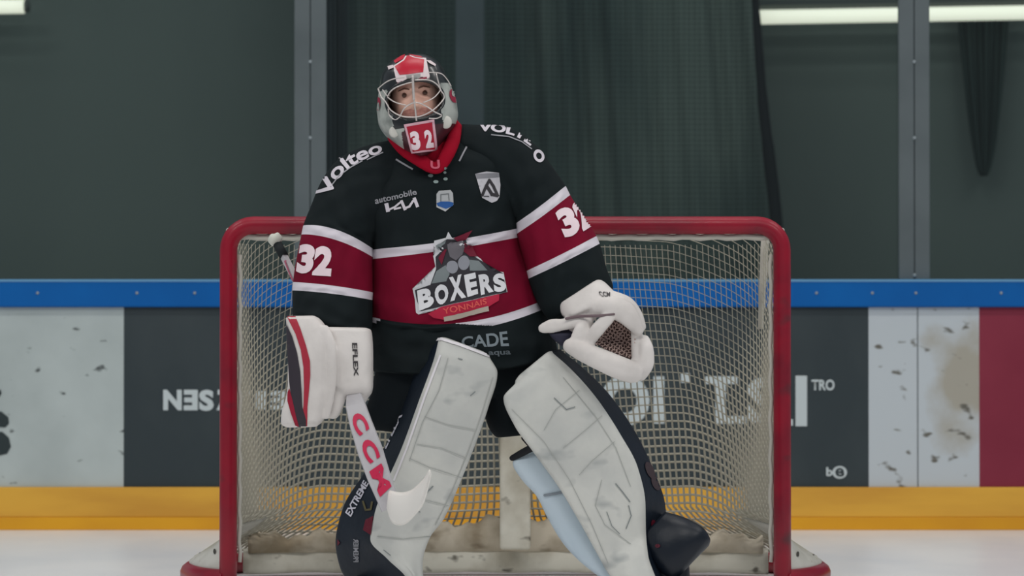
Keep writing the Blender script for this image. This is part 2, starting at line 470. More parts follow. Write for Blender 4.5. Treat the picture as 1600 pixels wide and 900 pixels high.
curtain('safety_net', netc, 0, 0, 8.0, .3, 4.3, 7, .06, tw, 'dark green fine-mesh safety net hanging in folds behind the wide glass pane', 'net')
bm = bmesh.new()
tube(bm, smooth_pts([P(x, y, 7.75) for x, y in ((1176, -60), (1183, 40), (1192, 160), (1203, 255), (1213, 345), (1220, 440))], 4), [.02, .02, .02, .02, .024, .024, .026, .026, .03, .03, .03, .035, .035, .035, .035, .035, .035, .035, .035, .035, .035], 8)
tag(from_bm('hanging_rope', bm, mat('black_rope', (24, 28, 32), .8, .2)), 'dark rope running down the right edge of the green safety net', 'rope')
dk = mat('dark_drape', (50, 64, 62), .9, .1)
def tw2(v):
    c = P(1537, 100, 8.8).x; w = .015 + .16 * max(0, v) ** .55
    return (c - w, c + w)
curtain('bundled_drape', dk, 0, 0, 8.8, P(1535, 275, 8.8).z, P(1535, -80, 8.8).z, 3, .05, tw2, 'dark gathered drape hanging under the tube light at the right', 'drape')
# a dark drape left of the net
def tw3(v): return (P(512, 100, 8.0).x, P(548, 100, 8.0).x)
curtain('narrow_drape', mat('dark_grey_drape', (52, 60, 64), .9, .1), 0, 0, 7.7, .3, 4.3, 2, .04, tw3, 'narrow dark drape hanging just right of the left glass post', 'drape')

lampm = mat('tube_light_glow', (250, 250, 235), .5, .3, emit=((255, 252, 232), .92))
hous = mat('lamp_housing', (80, 86, 84), .6, .3)
def tubelight(x0, y0, x1, y1, Y, label, r=.042):
    a, b_ = P(x0, y0, Y), P(x1, y1, Y)
    t = empty('tube_light', (a + b_) / 2); tag(t, label, 'light', 'tube lights behind the glass')
    bm = bmesh.new(); tube(bm, [a.lerp(b_, i / 12) for i in range(13)], r, 14); from_bm('tube', bm, lampm, t)
    bm = bmesh.new()
    o = Vector((0, .05, .07)); tube(bm, [a + o, b_ + o], .03, 4); from_bm('housing', bm, hous, t, False)
    for e, s in ((a, -1), (b_, 1)):
        bm = bmesh.new(); tube(bm, [e, e + Vector((.03 * s, 0, 0))], r * .8, 12); from_bm('end_cap', bm, hous, t)
    finish(t)
tubelight(1184, 27, 1640, 19, 8.6, 'long glowing tube light behind the glass at the upper right')
tubelight(-330, 15, 38, 10, 8.6, 'glowing tube light cut off at the upper left corner')

# ------------------------------------------------------------------ goal
redt = mat('red_goal_paint', (148, 6, 38), .4, .35, rgb2=(112, 8, 34), nscale=5, coat=.1)
scuffs(redt, (62, 44, 48), 5, .60, .75)
whitet = mat('net_lacing', (196, 192, 182), .8, .2)
string = mat('net_string', (178, 173, 158), .85, .15)
pad = mat('dirty_white_canvas', (222, 219, 206), .75, .25, rgb2=(190, 184, 168), nscale=6, nlo=.45, nhi=.68, bump=.01, bscale=7)
scuffs(pad, (120, 116, 106), 14, .64, .76)
padclean = mat('white_skirt_canvas', (206, 204, 196), .75, .25, rgb2=(180, 178, 168), nscale=6, bump=.008, bscale=7)
goal = empty('hockey_goal', (0, 0, 0))
tag(goal, 'red-framed ice hockey goal with white net standing behind the goalkeeper', 'hockey goal')
XP = (P(1222, 500, 0).x - P(357, 500, 0).x) / 2
XC = (P(1222, 500, 0).x + P(357, 500, 0).x) / 2
ZB = P(800, 352, 0).z; RP = .030
c = .085
pts = [Vector((XC - XP, 0, 0.0)), Vector((XC - XP, 0, .3)), Vector((XC - XP, 0, .7)), Vector((XC - XP, 0, ZB - c))]
for k in range(1, 8):
    a = math.pi / 2 * k / 8; pts.append(Vector((XC - XP + c - c * math.cos(a), 0, ZB - c + c * math.sin(a))))
L = [Vector((XC - XP + c, 0, ZB)), Vector((XC - .4, 0, ZB)), Vector((XC, 0, ZB))]
pts += L
half = list(pts)
full = half + [Vector((2 * XC - p.x, 0, p.z)) for p in reversed(half[:-1])]
bm = bmesh.new(); tube(bm, full, RP, 20); from_bm('goal_frame', bm, redt, goal)
# plan curves (right half, from the post to the centre back)
base = smooth_pts([Vector(p) for p in ((.945, 0, 0), (1.02, .10, 0), (1.08, .26, 0), (1.112, .48, 0), (1.07, .80, 0), (.93, 1.05, 0), (.72, 1.14, 0), (.4, 1.16, 0), (0, 1.16, 0))], 8)
topc = smooth_pts([Vector(p) for p in ((.945, 0, 0), (.935, .10, 0), (.915, .20, 0), (.88, .29, 0), (.79, .36, 0), (.62, .38, 0), (.3, .385, 0), (0, .385, 0))], 8)
midc = smooth_pts([Vector(p) for p in ((.935, .02, 0), (.915, .22, 0), (.875, .45, 0), (.80, .64, 0), (.68, .76, 0), (.5, .83, 0), (.25, .86, 0), (0, .87, 0))], 8)
def along(path, s):
    L = [0]
    for a, b in zip(path, path[1:]): L.append(L[-1] + (b - a).length)
    t = s * L[-1]; i = 0
    while i < len(L) - 2 and L[i + 1] < t: i += 1
    k = (t - L[i]) / (L[i + 1] - L[i]); return path[i].lerp(path[i + 1], k)
def netp(s, z):
    """s -1..1 across the net, z height"""
    sg = -1 if s < 0 else 1; q = 1 - abs(s)
    h = max(0, min(1, z / 1.2))
    B, M, T = along(base, q), along(midc, q), along(topc, q)
    if h < .2: k = max(0, (z - .085) / .155); p = B.lerp(M, k * (1.25 - .25 * k))
    else: k = (h - .2) / .8; k = k * k * (3 - 2 * k) * .5 + k * .5; p = M.lerp(T, k)
    return Vector((XC + sg * p.x, p.y, z))
bm = bmesh.new()
ns, nv = 126, 56; RS = .0013
def droop(s):
    a = max(0, (abs(s) - .46) / .54); return .42 * a ** 1.5
def rs(z): return .0041 - .0028 * max(0, min(1, (z - .45) / .5))
def strand(fn, n):
    run = []
    for i in range(n + 1):
        s, z = fn(i / n)
        if .03 < z < ZB - .02: run.append(netp(s, z))
        else:
            if len(run) > 1: tube(bm, run, [rs(p.z) for p in run], 4, False)
            run = []
    if len(run) > 1: tube(bm, run, [rs(p.z) for p in run], 4, False)
for j in range(ns + 1):
    s = -1 + 2 * j / ns
    s0 = s * .998
    strand(lambda v, s0=s0: (s0 + .004 * math.sin(v * 9 + s0 * 20), .02 + v * (ZB - .03)), 26)
for i in range(nv):
    zb = .06 + i * .0295
    strand(lambda v, zb=zb: ((-1 + 2 * v) * .998, zb - droop(-1 + 2 * v) + .006 * math.sin(v * 25 + zb * 4)), 90)
# top panel
zt = ZB - .022
for j in range(1, 60):
    x = XC - .93 + 1.86 * j / 60
    yb = .38 if abs(x - XC) < .75 else .38 - (abs(x - XC) - .75) * 1.4
    tube(bm, [Vector((x, 0.0, ZB - .02)), Vector((x, yb / 2, zt - .012)), Vector((x, yb, zt))], RS, 4, False)
for k in range(1, 12):
    y = .38 * k / 12; tube(bm, [Vector((XC - .93 + (.1 if y > .25 else 0), y, ZB - .035)), Vector((XC, y, ZB - .045)), Vector((XC + .93 - (.1 if y > .25 else 0), y, ZB - .035))], RS, 4, False)
o = from_bm('net', bm, string, goal, fix=False); o['label'] = 'off-white square-mesh net'
# lacing inside the frame
bm = bmesh.new()
ins = RP + .008
lac = [Vector((XC - XP + ins, .012, .1 + .035 * i)) for i in range(31)] 
zl = ZB - RP - .010
lac = [p for p in lac if p.z < zl - .02]
tube(bm, [p + Vector((.003 * math.sin(i * 2.1), 0, 0)) for i, p in enumerate(lac)], .007, 8)
tube(bm, [Vector((2 * XC - p.x + .003 * math.sin(i * 1.7), p.y, p.z)) for i, p in enumerate(lac)], .007, 8)
tube(bm, [Vector((XC - XP + ins + i * (2 * XP - 2 * ins) / 60, .012, zl + .003 * math.sin(i * 1.9))) for i in range(61)], .011, 8)
from_bm('lacing', bm, whitet, goal)
# top rear frame pipe
bm = bmesh.new()
hp = [Vector((XC + p.x, p.y + .01, ZB - .018)) for p in topc]
tube(bm, hp + [Vector((2 * XC - p.x, p.y, p.z)) for p in reversed(hp[:-1])], .010, 10)
from_bm('rear_top_pipe', bm, whitet, goal)
bm = bmesh.new(); tube(bm, [P(1196, 366, .25), P(1194, 400, .27), P(1191, 460, .29), P(1188, 514, .3)], [.014, .014, .012, .009], 8)
from_bm('net_strap', bm, whitet, goal)
# red base pipe, skirt, padding
bm = bmesh.new()
bp = [Vector((XC + p.x, p.y, .038)) for p in base]
allb = bp + [Vector((2 * XC - p.x, p.y, p.z)) for p in reversed(bp[:-1])]
tube(bm, allb, .038, 14); from_bm('base_pipe', bm, redt, goal)
def skirt(name, m, side):
    bm = bmesh.new(); rings = []
    nn = 34
    for i in range(nn + 1):
        q = .012 + .36 * i / nn
        h = .235 - .02 * math.sin(q * 7)
        outl = []
        for k in range(9):
            z = .062 + (h - .062) * k / 8; p = netp(side * (1 - q), z); p.x += side * .006
            outl.append(p)
        th = Vector((-side * .012, -.004, 0))
        rings.append(outl + [p + th for p in reversed(outl)])
    rings_to_bm(bm, rings); return from_bm(name, bm, m, goal)
SK = [skirt('side_skirt', padclean, 1), skirt('side_skirt', padclean, -1)]
KB2 = bvh_of(SK)
for ex, ey in ((312, 861), (336, 862), (334, 836), (1246, 866), (1271, 864)): decal('eyelet', [ell(ex, ey, 2.2, 4)], mat('eyelet_dark', (70, 68, 62), .7, .3), KB2, SK[1 if ex < 800 else 0], step=3)
brown = mat('grimy_canvas_roll', (206, 196, 178), .85, .2, rgb2=(150, 136, 114), nscale=5, nlo=.42, nhi=.66, bump=.012, bscale=8)
scuffs(brown, (120, 106, 86), 9, .60, .80)
bm = bmesh.new(); rings = []
for i in range(81):
    x = -.93 + 1.86 * i / 80
    top = .155 + .012 * math.sin(i * .7) + .055 * math.exp(-((x - 0) / .28) ** 2) + .01 * math.sin(i * 1.9)
    y = .845 - .12 * (abs(x) / .98) ** 4
    ring = []
    for k in range(16):
        a = 2 * math.pi * k / 16; ring.append(Vector((XC + x, y - .04 * math.cos(a) * (1 + .15 * math.sin(i * .9)), .085 + (top - .085) * (.5 + .5 * math.sin(a)))))
    rings.append(ring)
rings_to_bm(bm, rings); o = from_bm('canvas_skirt', bm, brown, goal); o['label'] = 'grimy brownish canvas roll along the back'
bm = bmesh.new(); rings = []
for i in range(81):
    x = -.95 + 1.9 * i / 80
    y = .87 - .12 * (abs(x) / 1.0) ** 4
    ring = []
    for k in range(16):
        a = 2 * math.pi * k / 16; ca, sa = math.cos(a), math.sin(a)
        ring.append(Vector((XC + x, y - .04 * math.copysign(abs(ca) ** .6, ca), .056 + .046 * math.copysign(abs(sa) ** .6, sa) * (1 + .04 * math.sin(i * .5)))))
    rings.append(ring)
rings_to_bm(bm, rings); from_bm('base_pad', bm, pad, goal)
bm = bmesh.new(); a, b = P(781, 700, .77).x, P(829, 700, .77).x
box(bm, a, b, .74, .79, .10, P(800, 664, .77).z, .012); o = from_bm('centre_pad', bm, pad, goal, False); o['label'] = 'upright white padded centre support'
finish(goal)

# ------------------------------------------------------------------ goalkeeper
jb = mat('jersey_black', (24, 31, 33), .9, .12, rgb2=(30, 36, 38), nscale=6, bump=.030, bscale=5, stretch=(1, 1, .7))
jr = mat('jersey_red', (122, 10, 42), .85, .15, rgb2=(106, 8, 36), nscale=6, bump=.030, bscale=5, stretch=(1, 1, .7))
jw = mat('jersey_white', (214, 208, 216), .8, .25)
navy = mat('pad_navy', (14, 24, 36), .5, .3, rgb2=(20, 30, 42), nscale=10, bump=.004, bscale=12)
padw = mat('pad_white', (206, 206, 200), .5, .4, rgb2=(190, 191, 187), nscale=6, nlo=.4, nhi=.65, bump=.008, bscale=9)
scuffs(padw, (148, 152, 152), 9, .60, .82)
padb = mat('pad_inner_blue_white', (196, 210, 220), .5, .4, rgb2=(184, 200, 212), nscale=4)
glw = mat('glove_white', (222, 216, 212), .55, .35, rgb2=(206, 200, 196), nscale=9, nlo=.42, nhi=.66, bump=.004, bscale=14)
black = mat('black_strap', (18, 19, 24), .6, .3)
seam = mat('seam_grey', (168, 170, 166), .7, .3)
deco_red = mat('print_red', (150, 24, 50), .6, .3)
deco_dk = mat('print_dark', (54, 48, 56), .6, .3)
skin = mat('skin', (244, 196, 176), .55, .35, rgb2=(232, 178, 158), nscale=10)
helmb = mat('helmet_black', (20, 24, 27), .3, .5, coat=.3)
helmw = mat('helmet_white', (176, 180, 174), .4, .4, rgb2=(120, 126, 122), nscale=14, nlo=.45, nhi=.65)
helmd = mat('helmet_maroon', (70, 34, 42), .4, .4)
helmr = mat('helmet_red', (186, 10, 44), .35, .4)
wire = mat('cage_wire', (204, 196, 192), .3, .6, metal=.3)

GY = -.82
HC = P(651, 165, -.90)
_c, _s = math.cos(.125), math.sin(.125)
HR = Vector((_c, 0, _s)); HU = Vector((-_s, 0, _c)); HF = Vector((0, -1, 0))
def H(x, y, z): return HC + HR * x + HF * y + HU * z
def hl(px, py):
    dx = (px - 651) / 495; dz = -(py - 165) / 495
    return dx * _c + dz * _s, -dx * _s + dz * _c
def head_loft(bm, keys, n=5, seg=72, fm=None, disp=None):
    rows = hermite([tuple(map(float, k)) for k in keys], n); rings = []; ts = []
    for t, (z, hw, f, b, ex) in rows:
        r = []
        for j in range(seg):
            th = 2 * math.pi * j / seg; cc, ss = -math.cos(th), math.sin(th)
            cc = math.copysign(abs(cc) ** (2 / ex), cc); ss = math.copysign(abs(ss) ** (2 / ex), ss)
            x = hw * cc; mid = 0
            y = f * ss if ss > 0 else -b * abs(ss)
            if disp and ss > 0: y += disp(x, z)
            r.append(H(x, y, z))
        rings.append(r); ts.append(t)
    rings_to_bm(bm, rings, ts, fm)

# body: one continuous surface (skin-grown skeleton fused with the head)
def skeleton():
    V = []; E = []; R = []
    def v(p, r, par=None):
        V.append(p); R.append(r)
        if par is not None: E.append((par, len(V) - 1))
        return len(V) - 1
    pel = v(P(718, 565, GY), .13)
    w = v(P(712, 480, GY), .13, pel); ch = v(P(695, 350, GY), .15, w); ub = v(P(680, 270, GY), .12, ch); nk = v(P(664, 225, -.83), .055, ub); v(P(655, 190, -.87), .055, nk)
    for sh, el, wr, hd, sg in (((590, 270), (535, 390), (525, 500), (530, 590), -1), ((790, 262), (868, 365), (905, 450), (930, 492), 1)):
        Yw = -1.0; Yo = 0 if sg < 0 else .085
        a = v(P(*sh, GY), .065, ub); b = v(P(*el, -.86), .045, a); c_ = v(P(*wr, Yw), .030, b)
        palm = v(P(*hd, -1.04 + Yo), .028, c_)
        d = Vector(hd) - Vector(wr); d.normalize(); nx = Vector((-d.y, d.x))
        for k, ln in zip((-1.5, -.5, .5, 1.5), (17, 21, 20, 15)):
            p1 = Vector(hd) + nx * k * 6 + d * 8
            a1 = v(P(p1.x, p1.y, -1.06 + Yo), .010, palm)
            p2 = p1 + d * ln; a2 = v(P(p2.x, p2.y, -1.085 + Yo), .009, a1)
            p3 = p2 + d * 4; v(P(p3.x, p3.y, -1.045 + Yo), .008, a2)
        p1 = Vector(wr) * .35 + Vector(hd) * .65 - nx * sg * 12
        a1 = v(P(p1.x, p1.y, -1.05 + Yo), .011, palm); v(P((p1 + d * 15).x, (p1 + d * 15).y, -1.07 + Yo), .010, a1)
    for hp_, kn, an, toe in (((675, 590), (690, 690), (600, 885), (575, 935)), ((775, 590), (880, 690), (1005, 860), (1070, 930))):
        a = v(P(*hp_, GY), .085, pel); b = v(P(*kn, -.88), .060, a); m_ = v(P(kn[0] * .6 + an[0] * .4, kn[1] * .6 + an[1] * .4, -.86), .058, b)
        c_ = v(P(*an, -.86), .038, m_); v(P(*toe, -1.0), .034, c_)
    return V, E, R
V, E, R = skeleton()
me = bpy.data.meshes.new('sk'); me.from_pydata(V, E, [])
o = bpy.data.objects.new('sk', me); COL.objects.link(o)
md = o.modifiers.new('skin', 'SKIN'); md.use_smooth_shade = True
sd = o.modifiers.new('sub', 'SUBSURF'); sd.levels = 2
for i, sv in enumerate(me.skin_vertices[0].data):
    sv.radius = (R[i], R[i]); sv.use_root = (i == 0)
dg = bpy.context.evaluated_depsgraph_get(); bme = bpy.data.meshes.new_from_object(o.evaluated_get(dg))
bpy.data.objects.remove(o)
bm = bmesh.new(); bm.from_mesh(bme)
def g2(x, z, x0, z0, sx, sz): return math.exp(-((x - x0) / sx) ** 2 - ((z - z0) / sz) ** 2)
def face(x, z):
    return (.020 * g2(x, z, 0, -.006, .010, .012) + .014 * g2(x, z, 0, .016, .008, .018) + .008 * (g2(x, z, -.012, -.010, .006, .006) + g2(x, z, .012, -.010, .006, .006))
            - .013 * (g2(x, z, -.032, .030, .014, .010) + g2(x, z, .032, .030, .014, .010)) + .005 * (g2(x, z, -.03, .048, .02, .006) + g2(x, z, .03, .048, .02, .006))
            + .006 * g2(x, z, 0, -.040, .02, .004) + .006 * g2(x, z, 0, -.051, .018, .004) - .003 * g2(x, z, 0, -.0455, .024, .002) + .008 * g2(x, z, 0, -.085, .02, .014))
head_loft(bm, [(.132, .005, .01, .02, 2), (.125, .04, .04, .05, 2), (.10, .066, .088, .08, 2.1), (.06, .078, .106, .095, 2.2), (.03, .082, .110, .098, 2.2), (0, .080, .112, .095, 2.2), (-.03, .074, .113, .085, 2.2), (-.06, .062, .112, .07, 2.2), (-.085, .044, .106, .06, 2.2), (-.105, .026, .09, .05, 2.1), (-.112, .01, .06, .03, 2)], n=6, seg=96, disp=face)
for sx in (-1, 1):
    tube(bm, [H(sx * .074, 0, .035), H(sx * .086, -.012, .04), H(sx * .088, -.014, .01), H(sx * .076, -.004, -.012)], [.008, .010, .008, .006], 8)
body_me = remesh(bm, .0055, 2)
person = link('person', body_me, skin)
tag(person, 'person in black and dark red goalkeeper kit, wearing mask, gloves and leg pads, standing', 'person')
brow = mat('dark_hair', (110, 78, 66), .8, .2)
for sx in (-1, 1):
    bm = bmesh.new(); bmesh.ops.create_uvsphere(bm, u_segments=20, v_segments=12, radius=.0085)
    for v in bm.verts: v.co += H(sx * .032, .0950, .030)
    for f in bm.faces:
        cc = f.calc_center_median() - H(sx * .032, .0950, .030)
        if cc.dot(HF) > .0055: f.material_index = 1
    e = from_bm('eye', bm, [mat('eye_white', (132, 100, 88), .3, .5), mat('iris', (82, 56, 44), .3, .5)], person)
    bm = bmesh.new(); tube(bm, [H(sx * .014, .114, .045), H(sx * .030, .111, .050), H(sx * .050, .098, .045)], [.0018, .0026, .0016], 8)
    from_bm('eyebrow', bm, brow, person)
bm = bmesh.new()
tube(bm, [H(-.022, .110, -.047), H(-.008, .118, -.0445), H(.008, .118, -.0445), H(.022, .110, -.047)], [.002, .005, .005, .002], 8)
from_bm('mouth', bm, mat('lips', (150, 86, 82), .5, .4), person)
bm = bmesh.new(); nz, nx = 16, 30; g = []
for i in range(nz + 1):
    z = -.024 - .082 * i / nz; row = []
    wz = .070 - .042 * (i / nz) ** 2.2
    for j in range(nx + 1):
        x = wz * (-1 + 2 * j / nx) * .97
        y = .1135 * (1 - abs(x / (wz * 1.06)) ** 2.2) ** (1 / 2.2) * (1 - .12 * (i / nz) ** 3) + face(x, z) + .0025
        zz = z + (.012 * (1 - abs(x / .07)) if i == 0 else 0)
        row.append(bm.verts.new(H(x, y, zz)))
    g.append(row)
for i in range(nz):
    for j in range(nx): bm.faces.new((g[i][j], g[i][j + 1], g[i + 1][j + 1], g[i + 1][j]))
o = from_bm('lower_face_patch', bm, mat('lower_face_tone', (196, 140, 128), .8, .2, rgb2=(164, 112, 102), nscale=60), person)  # darker mottled layer over the mouth and chin area
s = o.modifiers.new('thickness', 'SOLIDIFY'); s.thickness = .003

# helmet
OX, OZ = hl(650, 161)
bm = bmesh.new()
def hfm(t, u): return 0
head_loft(bm, [(.164, .004, .01, .01, 2), (.157, .045, .055, .06, 2.1), (.14, .074, .088, .10, 2.2), (.11, .097, .115, .125, 2.3), (.07, .110, .132, .14, 2.3), (.03, .120, .142, .15, 2.3), (-.005, .127, .148, .15, 2.3), (-.04, .127, .150, .145, 2.3), (-.07, .117, .152, .13, 2.3), (-.10, .096, .152, .10, 2.2), (-.13, .070, .150, .06, 2.1), (-.150, .05, .142, .03, 2), (-.165, .022, .12, .0, 2)], n=10, seg=160, fm=hfm)
dead = []
for f in bm.faces:
    cc = f.calc_center_median() - HC; x, y, z = cc.dot(HR), cc.dot(HF), cc.dot(HU)
    if y > .02 and (abs((x - OX) / .090)) ** 2.2 + (abs((z - OZ) / .060)) ** 2.2 < 1: dead.append(f); continue
    if z < .055 and abs(x) > .078 + .12 * max(0, z) and y < .13: f.material_index = 1
    if z < -.075 and abs(x) > .045: f.material_index = 1 if x < 0 else 2
    if z < -.085 and abs(x) <= .055: f.material_index = 2
    if z < -.105 and x > 0: f.material_index = 2
bmesh.ops.delete(bm, geom=dead, context='FACES')
helmet = from_bm('helmet', bm, [helmb, helmw, helmd, helmb], person)
so = helmet.modifiers.new('shell', 'SOLIDIFY'); so.thickness = .008; so.offset = -1; so.material_offset = 3
hb = bvh_of([helmet])
helmet['label'] = 'black, white and red goalkeeper helmet'
def hpx(crop): return [(570 + x / 6.925, 70 + y / 6.925) for x, y in crop]
top = hpx([(330, 240), (430, 175), (462, 120), (540, 150), (640, 165), (630, 300), (470, 322), (380, 330)])
out = hpx([(312, 232), (415, 165), (455, 100), (545, 135), (660, 148), (700, 340), (690, 400), (650, 400), (630, 350), (480, 360), (370, 420), (345, 400)])
decal('crown_print', [out, hpx([(250, 235), (310, 220), (315, 250), (262, 272)]), hpx([(660, 170), (710, 175), (765, 215), (760, 235), (700, 205)])], mat('helmet_print_white', (222, 206, 208), .5, .4), hb, helmet, step=4)
decal('crown_print', [top, hpx([(318, 180), (400, 125), (440, 112), (420, 160), (335, 205)]), hpx([(470, 108), (600, 130), (630, 150), (545, 138)])], helmr, hb, helmet, step=4, off=.0034)
decal('brow_print', [hpx([(355, 420), (400, 398), (470, 405), (480, 435), (380, 452)]), hpx([(545, 400), (590, 365), (668, 352), (665, 400), (560, 418)])], mat('brow_red', (150, 24, 58), .5, .4), hb, helmet, step=4, off=.0042)
decal('brow_print', [hpx([(450, 335), (600, 318), (600, 360), (520, 398), (460, 390)])], mat('helmet_grey', (150, 148, 146), .5, .4), hb, helmet, step=4, off=.0040)
decal('ear_print', [ell(708, 150, 6, 11, rot=-.3), ell(591, 163, 4, 11, rot=.15)], mat('ear_red', (150, 30, 60), .5, .4), hb, helmet, step=3)
decal('ear_print', [ell(707, 146, 2.5, 5), ell(593, 166, 1.5, 6)], helmw, hb, helmet, step=3, off=.0036)
def cpx(crop): return [(590 + x / 8.18, 180 + y / 8.18) for x, y in crop]
decal('chin_print', [cpx([(340, 120), (718, 55), (755, 440), (440, 478)])], mat('chin_white', (216, 170, 182), .5, .4), hb, helmet, step=4, off=.004)
decal('chin_print', [cpx([(375, 148), (690, 92), (718, 425), (462, 455)])], mat('chin_red', (168, 12, 44), .5, .4), hb, helmet, step=4, off=.0052)
numw = mat('number_white', (236, 216, 222), .6, .3)
def blocky(ch, fn):
    S = {'3': [[(.08, .88), (.9, .88)], [(.88, .95), (.88, .05)], [(.3, .5), (.9, .5)], [(.08, .12), (.9, .12)]],
         '2': [[(.08, .86), (.9, .86)], [(.84, .92), (.84, .55)], [(.88, .58), (.16, .36)], [(.16, .42), (.16, .05)], [(.08, .12), (.98, .12)], [(.1, .88), (.1, .66)]]}
    return [[fn(*p) for p in s] for s in S[ch]]
def number(name, ch, fn, w, m, bvh, parent, **k):
    pl = []
    for s in blocky(ch, fn): pl += stroke(s, w)
    return decal(name, pl, m, bvh, parent, **k)
writing('chin_number', '3', quadmap(cpx([(455, 440)])[0], cpx([(560, 428)])[0], cpx([(415, 215)])[0], cpx([(520, 195)])[0]), numw, hb, helmet, .06, step=3, off=.0062)
writing('chin_number', '2', quadmap(cpx([(610, 415)])[0], cpx([(705, 400)])[0], cpx([(585, 195)])[0], cpx([(675, 180)])[0]), numw, hb, helmet, .06, step=3, off=.0062)
for (px, py, r) in ((616, 206, .0165), (697, 191, .0185)):
    hit = hb.ray_cast(CAMP, ray(px, py).normalized())[0]
    bm = bmesh.new(); bmesh.ops.create_uvsphere(bm, u_segments=20, v_segments=12, radius=r)
    for v in bm.verts: v.co = Vector((v.co.x, v.co.y * .5, v.co.z * 1.1)) + hit
    from_bm('strap_button', bm, mat('button_white', (206, 204, 196), .5, .4), helmet)
# cage
bm = bmesh.new()
def cy(px, py, extra=0):
    x, z = hl(px, py)
    return H(x, .163 * max(.05, 1 - (abs(x) / .150) ** 2.4) ** (1 / 2.4) * (1 - .10 * (abs(z) / .15) ** 2) + .006 + extra, z)
for pl, r in (([(593, 143), (606, 133.5), (620, 128.5), (634, 127)], .0022), ([(671, 119), (690, 120), (700, 129), (706, 139)], .0022),
              ([(608, 156), (613, 148), (622, 142), (636, 137), (648, 134)], .0024), ([(650, 131), (672, 131), (685, 138), (690, 146)], .0024),
              ([(608, 157), (616, 163), (625, 167), (637, 170)], .0022), ([(690, 146), (683, 155), (675, 161), (663, 166)], .0022),
              ([(593, 143), (598, 156), (605, 164), (613, 177), (628, 186), (645, 188.5), (662, 186), (680, 176), (694, 161), (695, 153), (690, 145), (683, 120)], .0026),
              ([(628, 186), (634, 175), (643, 168.5), (651, 166), (660, 167.5), (672, 174), (681, 180), (692, 185)], .0026),
              ([(600, 145), (608, 156)], .0020), ([(609, 175), (611, 185), (620, 192), (628, 187)], .002), ([(672, 190), (684, 190), (692, 186)], .0022),
              ([(649, 160), (651, 175), (653, 194)], .0032), ([(647, 124), (648, 142), (649, 162)], .0046)):
    tube(bm, smooth_pts([cy(*p) for p in pl], 5), r * .85, 8)
o = from_bm('cage', bm, wire, helmet); o['label'] = 'silvery wire face cage'
bm = bmesh.new(); rings = []
for i in range(64):
    a = 2 * math.pi * i / 64; ca, sa = math.cos(a), math.sin(a)
    x = OX + .090 * math.copysign(abs(ca) ** .9, ca); z = OZ + .060 * math.copysign(abs(sa) ** .9, sa)
    rings.append((x, z))
pts = [H(x, .147 * max(.05, 1 - (abs(x) / .128) ** 2.3) ** (1 / 2.3) - .004, z) for x, z in rings]
tube(bm, pts + [pts[0]], .0055, 8, False); from_bm('opening_rim', bm, helmb, helmet)

# jersey torso
TS = [(640, 224, 714, 205, GY, .10, .10, 2.2, 8), (604, 246, 758, 226, GY, .135, .14, 2.2, 6), (572, 288, 812, 262, GY, .165, .16, 2.3, 4), (570, 340, 820, 312, GY, .185, .17, 2.3, 4),
      (581, 391, 815, 357, GY, .20, .17, 2.3, 6), (579, 406, 815, 371, GY, .20, .17, 2.3, 5), (577, 460, 836, 429, GY, .21, .17, 2.3, 14), (577, 494, 850, 469, GY, .215, .17, 2.3, 24), (577, 502, 854, 481, GY, .215, .17, 2.3, 26),
      (578, 540, 866, 521, GY, .205, .17, 2.3, 22), (580, 575, 872, 558, GY, .195, .16, 2.3, 14), (586, 582, 864, 564, GY, .17, .15, 2.3, 10)]
def tfm(t, u):
    if 4 < t < 5: return 2
    if 5 < t < 7: return 1
    if 7 < t < 8: return 0 if (.09 < u < .25 or (.25 <= u < .31 and t > 7.05 + (u - .25) / .06) or (.075 < u <= .09 and t > 7.4)) else 2
    return 0
bm = bmesh.new(); loft(bm, TS, [10, 10, 10, 10, 6, 10, 10, 24, 10, 10, 6], 240, tfm, wob=.009)
jersey = from_bm('jersey', bm, [jb, jr, jw], person); jersey['label'] = 'black jersey with a red band between white stripes'
bm = bmesh.new()
loft(bm, [(628, 216, 690, 300, GY, .10, .10, 2.1, 0), (578, 226, 632, 322, GY, .125, .12, 2.1, 0), (530, 248, 606, 350, GY - .01, .135, .125, 2.1, 0), (502, 284, 594, 370, GY - .02, .138, .125, 2.1, 0), (486, 322, 586, 382, GY - .03, .138, .125, 2.1, 0),
          (474, 353, 583, 389, GY - .05, .136, .125, 2.2, -10), (471, 367, 583, 402, GY - .06, .136, .125, 2.2, -8), (458, 441, 583, 457, GY - .09, .132, .12, 2.2, -2), (457, 454, 582, 469, GY - .10, .132, .12, 2.2, -2), (457, 482, 582, 498, GY - .12, .128, .12, 2.2, 0), (459, 500, 581, 516, GY - .13, .12, .115, 2.2, 0), (470, 506, 572, 520, GY - .13, .10, .1, 2.2, 0)],
     8, 88, lambda t, u: 2 if (5 < t < 6 or 7 < t < 8) else (1 if 6 < t < 7 else 0), wob=.006)
sl = from_bm('sleeve', bm, [jb, jr, jw], jersey)
bm = bmesh.new()
